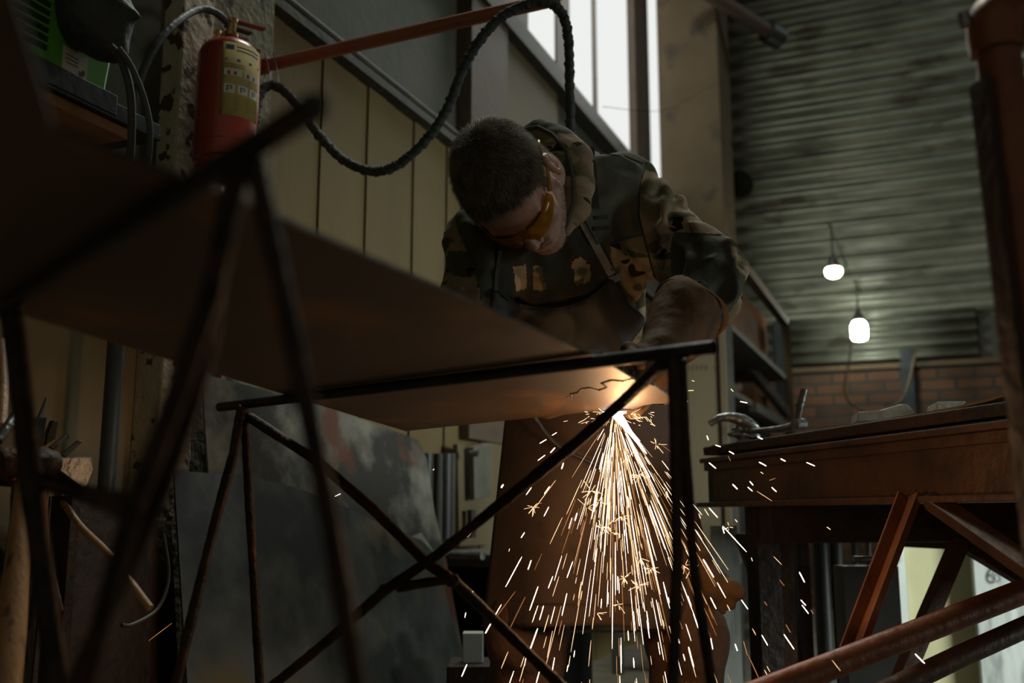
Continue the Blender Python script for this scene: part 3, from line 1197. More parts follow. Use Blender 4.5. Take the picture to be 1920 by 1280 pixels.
stk = (OW(139, 136, gs) - W0).dot(WD)
mb = MB()
wbox(mb, stk - .024, stk + .024, gs, gs + .0008, zb0 + .034, zb0 + .078)
st = mb.build('sticker', M['paper'], gm)
mb = MB()
for i in range(3):
    wbox(mb, stk - .018, stk + .006, gs + .0008, gs + .0012, zb0 + .066 - i * .006, zb0 + .0675 - i * .006)
wbox(mb, stk + .008, stk + .016, gs + .0008, gs + .0012, zb0 + .042, zb0 + .050)
wbox(mb, stk + .014, stk + .019, gs + .0008, gs + .0012, zb0 + .046, zb0 + .054)
mb.build('printed_marks', M['black'], st)
mb = MB()
mb.tube([W(g0 + .1, gs - .12, top), W(g0 + .12, gs - .12, top + .05), W(g1 - .2, gs - .12, top + .05), W(g1 - .18, gs - .12, top)], .011, 12, smooth=4)
mb.build('carry_handle', M['black'], gm, smooth=True)

# dark leather glove draped on the machine
F = Field((-1.0, 1.0, 1.3), (-.2, 1.8, 2.2), .006)
G = lambda x, y, Y=1.40: P(x, y, Y)
F.ell(G(175, 30), (.060, .040, .055), .02)
F.cap(G(150, -20), G(190, 45), .045, .035, .02)
F.chain([G(190, 30), G(205, 70), G(222, 92)], [.030, .024, .014], .015)
F.chain([G(175, 40), G(195, 80), G(214, 100)], [.03, .024, .013], .015)
F.chain([G(150, 30), G(160, 62), G(190, 92)], [.028, .022, .012], .015)
F.chain([G(195, 8), G(228, 22), G(258, 30)], [.016, .010, .006], .012)
F.chain([G(185, -10), G(210, -2), G(232, 8)], [.02, .014, .008], .012)
V_, F_ = F.mesh()
gl = fast_mesh('work_glove', V_, F_, [M['rubber']])
tag(gl, 'dark leather glove draped over the green machine', 'glove')

# two grey cables hanging off the machine
for nm, pts, lab_ in (('hanging_cable', [(205, 85, 1.36), (226, 110, 1.38), (243, 165, 1.40), (247, 230, 1.42), (243, 320, 1.46), (238, 420, 1.52)], 'thicker left-hand grey cable hanging from the green machine'),
                      ('hanging_cable', [(222, 90, 1.36), (246, 125, 1.38), (270, 185, 1.40), (281, 245, 1.42), (276, 330, 1.46), (268, 430, 1.52)], 'right-hand grey cable looping down past the tray corner')):
    m2 = MB()
    m2.tube([P(*q) for q in pts], .0060 if 'thicker' in lab_ else .0048, 10, smooth=6)
    tag(m2.build(nm, M['cable'], smooth=True), lab_, 'cable')

# orange boom with the wrapped hose
boom = thing('swing_boom', 'orange-red steel tube boom reaching out above the worker', 'boom', W(.0, .05, 1.8))
b0, b1 = P(487, 126, 2.42), P(1052, -4, 2.12)
mb = MB()
mb.tube([b0, b1], .0165, 20)
mb.build('tube', M['orange_paint'], boom, smooth=True)
mb = MB()
mb.tube([b0 - (b1 - b0).normalized() * .10, b0 + (b1 - b0).normalized() * .03], .021, 20)
mb.build('end_sleeve', M['rust_paint'], boom, smooth=True)
mb = MB()
hk = [P(1048, 0, 2.12), P(1052, -12, 2.10), P(1050, -26, 2.09), P(1030, -34, 2.09), P(1010, -20, 2.09)]
mb.tube(hk, .006, 10, smooth=5)
mb.build('hook', M['steel'], boom, smooth=True)
mb = MB()
for x in (500, 515):
    c = P(x, 150, 2.40)
    mb.tube([c + Vector((0, -.03, .06)), c + Vector((.012, -.01, 0)), c + Vector((0, 0, -.03)), c + Vector((-.012, .01, 0)), c + Vector((0, .03, .06))], .0014, 6, smooth=4)
mb.build('wire_tie', M['steel'], boom, smooth=True)
mb = MB()
mb.beam(W((b0 - W0).dot(WD) - .06, 0.0, b0.z), b0, .05, .08)
mb.build('wall_mount', M['rust_paint'], boom, bevel=.003)

hose_pts = [(478, 230, 2.32), (484, 185, 2.34), (500, 162, 2.36), (525, 165, 2.36), (560, 200, 2.33), (600, 255, 2.30), (645, 300, 2.27), (700, 321, 2.24), (750, 306, 2.21),
            (805, 255, 2.18), (840, 200, 2.16), (868, 130, 2.13), (900, 75, 2.10), (940, 32, 2.08), (990, 8, 2.07), (1030, 6, 2.07), (1056, 30, 2.09), (1066, 80, 2.14), (1068, 160, 2.2), (1070, 260, 2.28), (1072, 380, 2.36)]
pp, rr = spline([P(*q) for q in hose_pts], [.0112] * len(hose_pts), 14)
rr = [r_ * (1 + .10 * math.sin(i * 1.9) + random.uniform(-.05, .05)) for i, r_ in enumerate(rr)]
mb = MB()
mb.tube(pp, rr, 14)
hs = mb.build('wrapped_hose', M['hosewrap'], smooth=False)
for f in hs.data.polygons:
    f.use_smooth = True
tag(hs, 'black tape-wrapped hose drooping from the orange boom', 'hose')
# spiral tape ridge
L_ = 0
sp_pts = []
for i in range(1, len(pp)):
    a, b_ = pp[i - 1], pp[i]
    tdir = (b_ - a).normalized()
    x_ = tdir.cross(Vector((0, 1, 0))).normalized()
    y_ = tdir.cross(x_)
    for k in range(5):
        q = a.lerp(b_, k / 5)
        ang_ = L_ / .034 * 2 * PI
        sp_pts.append(q + (x_ * math.cos(ang_) + y_ * math.sin(ang_)) * (rr[i] * .93))
        L_ += (b_ - a).length / 5
mb = MB()
mb.tube(sp_pts, .0026, 6)
mb.build('tape_ridge', M['hosewrap'], hs, smooth=True)

# grey pipe and peeling post below the plate
mb = MB()
pc0, pc1 = OW(221, 600, .10), OW(203, 960, .10)
mb.tube([Vector((pc0.x, pc0.y, 1.25)), Vector((pc0.x, pc0.y, pc1.z))], .017, 16)
pipe = mb.build('wall_pipe', M['bluegrey'], smooth=True)
tag(pipe, 'dark grey vertical pipe beside the peeling white pier edge', 'pipe')
m2 = MB()
m2.lathe(Vector((pc0.x, pc0.y, pc1.z - .012)), UP, [(0, .012), (.002, .022), (.012, .022), (.014, .017)], 16)
m2.build('end_fitting', M['steel'], pipe, smooth=True)
# valve below
vt = thing('gas_valve', 'brassy old valve and pipe fitting below the grey wall pipe', 'valve', OW(190, 1060, .10))
m2 = MB()
m2.tube([OW(196, 985, .12), OW(190, 1130, .12)], .009, 12)
m2.build('pipe', M['brass'], vt, smooth=True)
m2 = MB()
m2.tube([OW(180, 1050, .10), OW(182, 1052, .155)], .028, 20)
m2.build('hand_wheel', M['rod'], vt, smooth=True)
for y in (1070, 1092, 1112):
    m2 = MB()
    m2.lathe(OW(190, y, .12), UP, [(0, .010), (.002, .020), (.014, .020), (.016, .010)], 6)
    m2.build('nut', M['rust_dark'], vt)
mb = MB()
mb.tube([OW(306, 1000, .40), OW(316, 1080, .42), OW(296, 1140, .43), OW(250, 1170, .43), OW(228, 1172, .43)], .0032, 8, smooth=6)
tag(mb.build('gas_hose', M['black'], smooth=True), 'thin black hose curving behind the near trestle leg', 'hose')

# upright boards between the pier and the leaning sheets
for i, (x0, x1, m_, lab_) in enumerate(((345, 370, 'wood', 'narrow orange-brown board standing left of the leaning metal sheets'), (378, 398, 'darkgrey', 'dark strip of steel standing against the wall'), (404, 412, 'wood', 'thin brown lath standing at the edge of the stained sheet'))):
    a, b_ = OW(x0, 800, .03 + .005 * i), OW(x1, 800, .03 + .005 * i)
    mb = MB()
    wd = (b_ - a).length
    c = (a + b_) / 2
    mb.box((c.x, c.y, .62), (wd, .02, 1.24), AX)
    tag(mb.build(('plank', 'steel_strip', 'lath')[i], M[m_]), lab_, ('plank', 'strip', 'lath')[i])

# leaning sheets: each is a slab defined by its seen corners and a depth
def leaning(name, px, m, label, cat, th=.003):
    pts = [P(*q) for q in px]
    n = (pts[1] - pts[0]).cross(pts[2] - pts[0]).normalized()
    # make it planar and drop the two lowest corners to the floor
    out = []
    for p_ in pts:
        out.append(p_ - n * (p_ - pts[0]).dot(n))
    mb = MB().slab(out, n * th)
    return tag(mb.build(name, m, bevel=0), label, cat)


def plane_poly(a, b, c, pix):
    """points where the given pixels meet the plane through the three 3D points"""
    n = (b - a).cross(c - a).normalized()
    out = []
    for x, y in pix:
        r = ray(x, y)
        out.append(CAM + r * ((a - CAM).dot(n) / r.dot(n)))
    return out, n


def sheet_from(name, a, b, c, pix, m, label, cat, th=.004):
    pts, n = plane_poly(a, b, c, pix)
    if n.dot(CAM - a) > 0:
        n = -n
    # close at floor level: last two pixels are followed down to z=0
    e1 = extend(pts[-3], pts[-2], .002)
    e2 = extend(pts[0], pts[-1], .002)
    pts = pts[:-2] + [e1, e2]
    mb = MB().slab(pts, n * th)
    return tag(mb.build(name, M[m]), label, cat)


# (top edge pixels left to right, then right side bottom, left side bottom)
LP_ = lambda z1, s1, s0: (W(0, s1, z1), W(1, s1, z1), W(0, s0, 0))
sheet_from('sheet_metal', *LP_(1.0, .12, .30),
           [(378, 700), (600, 757), (783, 824), (800, 860), (815, 960), (838, 1055), (880, 1290), (420, 1290)], 'leansheet2', 'tall stained pinkish-grey sheet of metal leaning behind the dark one', 'sheet metal')
sheet_from('sheet_metal', *LP_(.8, .24, .46),
           [(326, 880), (360, 884), (470, 893), (560, 915), (640, 945), (720, 985), (790, 1012), (818, 1040), (835, 1110), (884, 1290), (352, 1290)], 'leansheet', 'broad dark blue-grey sheet of metal with smudges, leaning in front', 'sheet metal')
a_, b_, c_ = OW(560, 925, .40), OW(700, 1010, .44), OW(360, 1150, .47)
pts, n_ = plane_poly(*LP_(.8, .225, .42), [(790, 998), (818, 1040), (836, 1120), (820, 1130), (760, 1010)])
# small bent corner of a paler sheet
mb = MB().slab(pts, n_ * .003)
tag(mb.build('sheet_offcut', M['leansheet3']), 'pale offcut at the right corner of the dark leaning sheet', 'offcut')

# ---- tool rack at the lower left
rack = thing('tool_rack', 'red-edged steel tool rack full of hammers and bars at the left edge', 'rack', P(-20, 880, 1.3))
mb = MB()
ra, rb_ = P(-160, 858, 1.25), P(52, 884, 1.42)
mb.beam(ra, rb_, .02, .030)
mb.build('front_rail', M['red_paint'], rack, bevel=.002)
mb = MB()
mb.beam(ra + WN * -.16, P(130, 902, 1.50), .02, .030)
mb.build('rear_rail', M['rust_dark'], rack, bevel=.002)
for q in ((-150, 900, 1.26), (125, 930, 1.50)):
    mb = MB()
    p_ = P(*q)
    mb.beam(Vector((p_.x, p_.y, 0)), p_, .03, .03, (0, 1, 0))
    mb.build('post', M['rust_dark'], rack)


def hammer(label, top, bot, r, head_c, head_dir, hl, hr, m='wood'):
    t_ = thing('hammer', label, 'hammer', bot)
    mb = MB()
    top, bot = Vector(top), Vector(bot)
    mid1, mid2 = top.lerp(bot, .3), top.lerp(bot, .7)
    mb.tube([top, mid1, mid2, bot], [r * .62, r * .8, r * 1.05, r], 16, smooth=5)
    mb.build('handle', M[m], t_, smooth=True)
    mb = MB()
    hd = Vector(head_dir).normalized()
    c = Vector(head_c)
    mb.lathe(c - hd * hl / 2, hd, [(0, hr * .85), (hl * .05, hr), (hl * .25, hr), (hl * .32, hr * .72), (hl * .62, hr * .72), (hl * .70, hr * .95), (hl * .95, hr * .8), (hl, hr * .55)], 14)
    mb.build('head', M['rod'], t_, smooth=True)
    return t_


hammer('sledgehammer with a long pale wooden handle, largest in the rack', P(48, 880, 1.36), P(8, 1330, 1.20), .0165, P(50, 868, 1.36), WD + Vector((0, 0, .05)), .10, .022)
hammer('hammer with slim reddish handle leaning behind the sledgehammer', P(78, 905, 1.45), P(80, 1100, 1.45), .010, P(80, 885, 1.46), WD, .11, .02)


def slab_tool(name, label, cat, pix, Y0, Y1, m, th=.008):
    xs = [q[0] for q in pix]
    pts = [P(x, y, Y0 + (Y1 - Y0) * (x - min(xs)) / (max(xs) - min(xs))) for x, y in pix]
    n = (pts[1] - pts[0]).cross(pts[2] - pts[0]).normalized()
    pts = [p_ - n * (p_ - pts[0]).dot(n) for p_ in pts]
    if n.y < 0:
        n = -n
    return tag(MB().slab(pts, n * th).build(name, M[m], bevel=.001), label, cat)


slab_tool('axe_head', 'wide worn axe head lying on the rack with a pale cutting edge', 'axe head', [(74, 842), (120, 858), (172, 857), (177, 880), (165, 918), (130, 893), (74, 852)], 1.42, 1.50, 'steel', .014)
slab_tool('chisel', 'flat chisel blade standing upright behind the axe head', 'chisel', [(62, 783), (88, 782), (82, 835), (66, 840)], 1.46, 1.47, 'darksteel')
slab_tool('file', 'pointed steel file sticking up tallest from the rack', 'file', [(88, 743), (79, 784), (72, 782)], 1.50, 1.51, 'darksteel', .006)
slab_tool('tongs', 'reddish tongs jaw standing behind the chisel', 'tongs', [(100, 787), (110, 790), (104, 822), (84, 836), (90, 812)], 1.50, 1.52, 'rust_dark', .010)
slab_tool('file', 'slanted flat file behind the axe head, left of the two', 'file', [(128, 812), (134, 818), (104, 842), (95, 838)], 1.50, 1.54, 'darksteel', .006)
slab_tool('file', 'slanted flat file behind the axe head, right of the two', 'file', [(148, 825), (156, 827), (126, 856), (116, 852)], 1.52, 1.56, 'darksteel', .006)
for i, (pts, r_, m_, lab_) in enumerate((
        ([(28, 780, 1.36), (15, 800, 1.34), (-6, 826, 1.32)], .0075, 'steel', 'bent grey bar at the left end of the rack'),
        ([(2, 640, 1.5), (6, 720, 1.45), (2, 800, 1.4)], .008, 'wood', 'light wooden stick standing at the left edge'),
        ([(108, 925, 1.50), (150, 985, 1.46), (205, 1040, 1.42), (282, 1140, 1.36)], .0052, 'wood', 'long light steel rod slanting down out of the rack'),
        ([(85, 920, 1.50), (82, 985, 1.50), (95, 1060, 1.48), (114, 1146, 1.46)], .0045, 'darksteel', 'thin curved bar hanging below the rack'),
        ([(45, 1120, 1.45), (52, 1240, 1.45)], .004, 'rust_dark', 'thin rusty rod hanging beside the sledgehammer handle'),
        ([(30, 905, 1.36), (26, 980, 1.36), (14, 1060, 1.35)], .006, 'darksteel', 'dark bar hanging from the red rail'),
        ([(70, 905, 1.42), (76, 980, 1.44), (60, 1180, 1.45)], .005, 'darksteel', 'dark bar hanging close behind the near trestle leg'))):
    mb = MB()
    mb.tube([P(*q) for q in pts], r_, 10, smooth=4)
    nm = ('bent_bar', 'wooden_stick', 'steel_rod', 'curved_bar', 'rusty_rod', 'flat_bar', 'flat_bar')[i]
    tag(mb.build(nm, M[m_], smooth=True), lab_, 'bar' if 'bar' in nm else nm.split('_')[1])
sheet_from('sheet_metal', *LP_(.75, .21, .36), [(95, 930), (200, 945), (322, 985), (335, 1290), (60, 1290)], 'rust_dark', 'dark sheet added to stand in for the shadow beneath the peeling pier', 'sheet metal')  # added sheet, its dark colour gives the shadow low on the wall

# ---- workbench with tools seen between the sheets and the apron
wb = thing('workbench', 'dark workbench seen between the leaning sheets and the apron', 'workbench', P(870, 1045, 3.2))
zt = P(870, 1036, 3.3).z
c0 = P(870, 1036, 3.3)
mb = MB()
wbox(mb, (c0 - W0).dot(WD) - .10, (c0 - W0).dot(WD) + .40, .0, .62, zt - .04, zt)
mb.build('bench_top', M['greywall'], wb, bevel=.003)
mb = MB()
wbox(mb, (c0 - W0).dot(WD) - .02, (c0 - W0).dot(WD) + .36, .05, .5, 0.05, zt - .04)
mb.build('cabinet', M['wire'], wb)
tp = lambda px, py: OW(px, py, .06)


def wallplate(name, label, cat, pix, m, s=.05, th=.02):
    pts = [OW(x, y, s) for x, y in pix]
    return tag(MB().slab(pts, WN * -th).build(name, M[m], bevel=.002), label, cat)


wallplate('pegboard', 'yellowish plywood tool board hung behind the workbench', 'board', [(858, 832), (880, 838), (915, 830), (935, 832), (935, 1020), (862, 1024)], 'board')
wallplate('sheath', 'grey-green slab hanging on the plywood tool board', 'slab', [(888, 838), (922, 832), (922, 930), (890, 936)], 'greywall', .09, .02)
wallplate('hanging_bar', 'dark bar hanging on the plywood tool board below the slab', 'bar', [(885, 955), (893, 955), (893, 1008), (885, 1008)], 'black', .09, .02)
for i, x in enumerate((800, 822, 836, 846)):
    a, b_ = OW(x, 850, .10), OW(x + 2, 1010, .10)
    mb = MB()
    mb.tube([a, Vector((a.x, a.y, b_.z))], .016 if i % 2 else .022, 10)
    tag(mb.build('hanging_pipe', M['beam' if i % 2 else 'black'], smooth=True), ('first dark pipe hanging right of the leaning sheets', 'second pipe hanging left of the plywood tool board', 'third and darkest pipe left of the plywood tool board', 'pipe hanging right next to the plywood tool board')[i], 'pipe')
mb = MB()
q = OW(882, 850, .10)
mb.tube([q, q + WN * .03], .012, 12)
tag(mb.build('hanging_bolt', M['steel'], smooth=True), 'shiny round bolt head on the plywood tool board', 'bolt')
mb = MB()
a, b_ = P(845, 1040, 3.1), P(905, 1042, 3.0)
mb.tube([a, b_], .012, 12)
tag(mb.build('steel_bar', M['steel'], smooth=True), 'light steel bar lying on the dark workbench', 'bar')
mb = MB()
q = P(887, 1212, 2.55)
mb.box(q, (.05, .05, .07))
tag(mb.build('small_box', M['whiteboard'], bevel=.002), 'small white box low down between sheets and trousers', 'box')
q2 = P(887, 1245, 2.55)
mb = MB()
mb.box((q2.x, q2.y, (q.z - .035) / 2), (.12, .16, q.z - .035))
tag(mb.build('crate', M['rust_dark'], bevel=.003), 'dark crate carrying the small white box', 'crate')

# ================================================================== RIGHT SIDE
# shelving rack beyond the worker
rk = thing('shelving_rack', 'tall steel shelving rack with brown boards behind the sleeve', 'rack', P(1472, 700, 6.8))
RD = WD
e0 = P(1472, 604, 6.6)
ztop = e0.z
E = lambda q, s, z: Vector((e0.x, e0.y, 0)) - RD * q - WN * s + UP * z
for q in (0.0, 2.2):
    for s in (0.0, .55):
        mb = MB()
        mb.beam(E(q, s, 0), E(q, s, ztop), .05, .05, (0, 1, 0))
        mb.build('upright', M['column'] if q == 0 and s == 0 else M['beam'], rk)
mb = MB()
mb.beam(E(0, 0, ztop), E(2.2, 0, ztop), .05, .05)
mb.build('top_rail', M['beam'], rk)
mb = MB()
mb.beam(E(0, 0, 1.28), E(1.5, 0, 1.95 * 0 + 1.28), .04, .05)
mb.build('shelf_rail', M['beam'], rk)
mb = MB()
mb.beam(P(1372, 650, 5.9), P(1476, 775, 6.5), .05, .06)
mb.build('diagonal_brace', M['steel'], rk)
mb = MB()
mb.beam(E(0.02, .03, 1.45), E(0.02, .03, 2.0), .09, .03, (0, 1, 0))
mb.build('blue_post', M['bluegrey'], rk)
for z0, z1, m_ in ((1.66, 2.02, 'woodbrown'), (.2, 1.30, 'black')):
    mb = MB()
    mb.slab([E(.05, .12, z0), E(2.1, .12, z0), E(2.1, .12, z1), E(.05, .12, z1)], -WN * .03)
    mb.build('back_board', M[m_], rk)
for z in (.5, 1.28, 1.60):
    mb = MB()
    mb.slab([E(0, 0, z), E(2.2, 0, z), E(2.2, .55, z), E(0, .55, z)], UP * .03)
    mb.build('shelf', M['beam'], rk)
mb = MB()
for i, c in enumerate([(1420, 762), (1450, 770)]):
    pass
mb.box(E(.35, .25, 1.40), (.5, .25, .16), (RD, WN, UP))
tag(mb.build('cardboard_box', M['woodbrown'], bevel=.004), 'brown box on the shelf of the steel rack', 'box')

# tan plywood panel behind the trestle
a, b_ = P(1270, 900, 4.0), P(1369, 900, 4.0)
mb = MB()
zt_ = P(1369, 590, 4.0).z
mb.box(((a.x + b_.x) / 2, 4.0, zt_ / 2), (b_.x - a.x, .03, zt_))
pb = mb.build('plywood_board', M['board'], bevel=.002)
tag(pb, 'tall tan plywood board standing behind the right trestle leg', 'board')
mb = MB()
x_ = b_.x
mb.box((x_ - .02, 3.98, zt_ / 2), (.02, .012, zt_))
mb.build('edge_strip', M['column'], pb)
# faint chalk text on the board
mb = MB()
tz = P(1300, 690, 4.0).z
x0 = P(1290, 690, 4.0).x
for i in range(9):
    if i == 5:
        continue
    mb.box((x0 + i * .018, 3.984, tz), (.003, .002, .022))
    mb.box((x0 + i * .018 + .005, 3.984, tz + (.009 if i % 2 else 0)), (.010, .002, .003))
mb.build('chalk_lettering', M['column'], pb)

# the rusty table
ft = P(1318, 838, 2.60)
nt_ = P(1960, 740, 1.46)
TD = Vector((nt_.x - ft.x, nt_.y - ft.y, 0))
TL = TD.length + .25
TD.normalize()
TN = Vector((-TD.y, TD.x, 0))      # to the far right side
if TN.x < 0:
    TN = -TN
ztop = ft.z
tab = thing('steel_table', 'heavy rusty steel table with truss legs at the right', 'table', (ft.x + .3, ft.y, 0))
B0 = Vector((ft.x, ft.y, 0))
TX = (TD, TN, UP)


def T(t, s, z):
    return B0 + TD * t + TN * s + UP * z


def tbox(mb, t0, t1, s0, s1, z0, z1):
    return mb.box(T((t0 + t1) / 2, (s0 + s1) / 2, (z0 + z1) / 2), (abs(t1 - t0), abs(s1 - s0), abs(z1 - z0)), TX)


zf = P(1310, 946, 2.6).z
mb = MB()
tbox(mb, .0, TL, -.0, 1.3, ztop - .022, ztop)
mb.build('table_top', M['rust_dark'], tab, bevel=.003)
mb = MB()
tbox(mb, .03, TL, .010, .018, zf, ztop - .03)          # web
tbox(mb, .0, TL, -.012, .05, ztop - .042, ztop - .030)     # upper flange
tbox(mb, -.03, TL, -.012, .05, zf - .006, zf + .006)     # lower flange
tbox(mb, .0, TL, .0, .06, ztop - .062, ztop - .042)
mb.build('front_channel', M['rust_table'], tab, bevel=.002)
mb = MB()
tbox(mb, -.02, .02, .02, 1.3, zf, ztop - .03)
tbox(mb, .25, .30, .02, 1.3, zf - .09, zf)
mb.build('cross_channel', M['rust_dark'], tab, bevel=.002)
mb = MB()
tbox(mb, .0, TL, .55, .66, zf - .11, ztop - .022)
mb.build('middle_beam', M['rust_dark'], tab, bevel=.002)
mb = MB()
tbox(mb, -.1, TL, 1.2, 1.3, zf - .12, ztop - .03)
mb.build('rear_channel', M['rust_dark'], tab, bevel=.002)
# truss: plates and tubes seen under the channel
mb = MB()
mb.beam(P(1716, 930, 1.765), P(1606, 1222, 1.66), .012, .036, (0, 1, 0))
mb.beam(P(1700, 930, 1.775), P(1592, 1222, 1.67), .034, .006, (0, 1, 0))
mb.build('truss_strut', M['rust_paint'], tab, bevel=.001)
mb = MB()
mb.beam(P(1745, 936, 1.74), P(1990, 1105, 1.45), .03, .026, (0, 1, 0))
mb.build('truss_strut', M['rust_table'], tab, bevel=.001)
mb = MB()
mb.beam(P(1798, 1018, 2.25), P(1690, 1275, 2.1), .03, .040, (0, 1, 0))
mb.build('rear_strut', M['rust_table'], tab, bevel=.001)
mb = MB()
mb.beam(P(1795, 1012, 2.27), P(1960, 1110, 2.10), .03, .03, (0, 1, 0))
mb.build('rear_strut', M['rust_dark'], tab, bevel=.001)
mb = MB()
mb.tube([P(1330, 1335, 1.50), P(1600, 1232, 1.60), P(2000, 1077, 1.76)], .0205, 20)
mb.build('lower_tube', M['rust_paint'], tab, smooth=True)
mb = MB()
mb.tube([P(1560, 1345, 1.74), P(1800, 1230, 1.86), P(2050, 1118, 1.98)], .0195, 20)
mb.build('lower_tube', M['rust_table'], tab, smooth=True)
for (t_, s_) in ((.15, .08), (TL - .1, .08), (.15, 1.2), (TL - .1, 1.2)):
    mb = MB()
    tbox(mb, t_ - .03, t_ + .03, s_ - .03, s_ + .03, 0, zf)
    mb.build('leg', M['rust_dark'], tab)
# worn slab end that sticks out at the left corner
mb = MB()
pt = [(1318, 842), (1340, 833), (1400, 828), (1560, 812), (1560, 826), (1420, 846), (1345, 852), (1322, 850)]
mb.slab([P(x, y, 2.52) for x, y in pt], Vector((.03, .05, 0)))
tag(mb.build('scrap_plate', M['rust_dark']), 'thin bent scrap plate under the clamp at the table corner', 'plate')

# clamp and bolt tools on the table
def zplace(px, Y):
    return P(px, 700, Y)


cl = thing('clamp', 'chrome locking clamp with curved lever lying on the table corner', 'clamp', P(1385, 820, 2.45))
Yc = 2.44
mb = MB()
pts = [P(1331, 795, Yc), P(1346, 785, Yc), P(1368, 782, Yc), P(1392, 788, Yc), P(1412, 798, Yc), P(1422, 803, Yc)]
mb.tube(pts, [.008, .010, .012, .016, .012, .006], 12, smooth=5)
mb.build('lever', M['steel'], cl, smooth=True)
F = Field(P(1360, 830, Yc) - Vector((.06, .06, .03)), P(1430, 790, Yc) + Vector((.06, .06, .03)), .003)
F.ell(P(1382, 814, Yc), (.024, .02, .009), .004)
F.cap(P(1385, 802, Yc), P(1388, 818, Yc), .008, .010, .006)
F.cap(P(1400, 806, Yc), P(1418, 808, Yc), .010, .007, .006)
F.cap(P(1376, 806, Yc), P(1420, 820, Yc), .007, .008, .005)
F.ell(P(1412, 818, Yc), (.018, .015, .008), .004)
v2, f2 = F.mesh()
fast_mesh('jaw', v2, f2, [M['steel']], cl)
wr = thing('ratchet', 'steel ratchet wrench with taped upright handle standing beside the clamp', 'wrench', P(1495, 800, 2.3))
mb = MB()
mb.tube([P(1405, 808, 2.43), P(1440, 806, 2.38), P(1470, 803, 2.34), P(1492, 797, 2.30)], [.006, .007, .009, .010], 12, smooth=4)
mb.build('arm', M['steel'], wr, smooth=True)
mb = MB()
mb.tube([P(1494, 792, 2.30), P(1500, 762, 2.30), P(1508, 730, 2.30)], [.0075, .0085, .0085], 14)
mb.build('handle', M['darksteel'], wr, smooth=True)
mb = MB()
mb.tube([P(1490, 795, 2.29), P(1506, 794, 2.31)], .013, 8)
mb.build('pivot', M['steel'], wr, smooth=True)
mb = MB()
mb.tube([P(1498, 763, 2.30), P(1500, 758, 2.30)], .0095, 14)
mb.build('tape_ring', M['black'], wr, smooth=True)

# hardboard sheet and wrapped packets
def warped(name, label, cat, edge, depth_dir, m, th):
    vs, fs = [], []
    n = len(edge)
    for e in edge:
        e = Vector(e)
        for k in (0, 1):
            q = e + depth_dir * k
            vs += [q, q - UP * th]
    for i in range(n - 1):
        a, b_ = 4 * i, 4 * (i + 1)
        fs += [(a, b_, b_ + 2, a + 2), (a + 1, a + 3, b_ + 3, b_ + 1), (a, a + 1, b_ + 1, b_), (a + 2, b_ + 2, b_ + 3, a + 3)]
    fs += [(0, 2, 3, 1), (4 * n - 4, 4 * n - 3, 4 * n - 1, 4 * n - 2)]
    o = mk(name, vs, fs, m, recalc=True)
    auto_smooth(o)
    return tag(o, label, cat)


ed = [P(1553, 800, 2.10), P(1620, 792, 2.02), P(1700, 779, 1.93), P(1790, 762, 1.82), P(1850, 748, 1.74), P(1880, 739, 1.70), P(1925, 740, 1.66), P(1990, 742, 1.60)]
warped('hardboard_sheet', 'curling tan hardboard sheet lying on the rusty table', 'sheet', ed, TN * .30 + UP * .0, M['card'], .0045)


def packet(pix, Y, label):
    mb = MB().slab([P(x, y, Y) for x, y in pix], Vector((.02, .10, 0)))
    return tag(mb.build('wrapped_packet', M['plastic'], bevel=.003), label, 'packet')


packet([(1607, 791), (1609, 772), (1650, 769), (1690, 757), (1702, 758), (1717, 774), (1690, 780), (1650, 788)], 2.16, 'larger crumpled grey plastic packet on the table left of the curled sheet')
packet([(1755, 768), (1757, 753), (1780, 752), (1812, 752), (1800, 764)], 2.10, 'small grey packet behind the curled hardboard sheet')

# boards standing behind the table
def stand(name, label, cat, x0, x1, y_top, Y, m, th=.02, lean=0.0, tilt=0.0):
    a, b_ = P(x0, y_top, Y), P(x1, y_top, Y)
    z = a.z
    mb = MB()
    mb.slab([(a.x, Y, z), (b_.x, Y, z), (b_.x + tilt, Y - lean, 0.003), (a.x + tilt, Y - lean, 0.003)], (0, th, 0))
    return tag(mb.build(name, M[m]), label, cat)


stand('white_panel', 'narrow white panel standing behind the rusty table truss', 'panel', 1648, 1693, 985, 3.5, 'whiteboard')
stand('olive_panel', 'olive-yellow board standing behind the table truss', 'board', 1692, 1822, 960, 3.52, 'oliveboard')
gb = stand('grey_panel', 'weathered grey board with a pencilled number 6 at the right edge', 'board', 1818, 2150, 960, 3.46, 'greyboard')
cu = bpy.data.curves.new('pencil_number', 'FONT')
cu.body = '6'
cu.size = .078
cu.extrude = .0004
nu = bpy.data.objects.new('pencil_number', cu)
COL.objects.link(nu)
q = P(1857, 1092, 3.45)
nu.location = q
nu.rotation_euler = (PI / 2, 0, 0)
cu.materials.append(mat('pencil_grey', (.16, .17, .165), None, 5, .8))
dg_ = bpy.context.evaluated_depsgraph_get()
bpy.context.view_layer.update()
me_ = bpy.data.meshes.new_from_object(nu.evaluated_get(dg_))
nm_ = bpy.data.objects.new('pencil_number', me_)
nm_.location, nm_.rotation_euler = nu.location, nu.rotation_euler
COL.objects.link(nm_)
bpy.data.objects.remove(nu)
nm_.parent = gb
stand('white_panel', 'small pale panel under the left end of the table', 'panel', 1333, 1382, 985, 2.95, 'greyboard')
stand('steel_post', 'blue-grey slanted post under the left end of the table', 'post', 1378, 1402, 1000, 2.7, 'bluegrey', .03, 0, .22)
stand('plank', 'leaning tan plank under the left end of the table', 'plank', 1402, 1432, 1010, 2.65, 'board', .03, .05, .14)
stand('steel_beam', 'brown rusty upright beam beneath the table', 'beam', 1436, 1482, 935, 2.55, 'rust_table', .05)
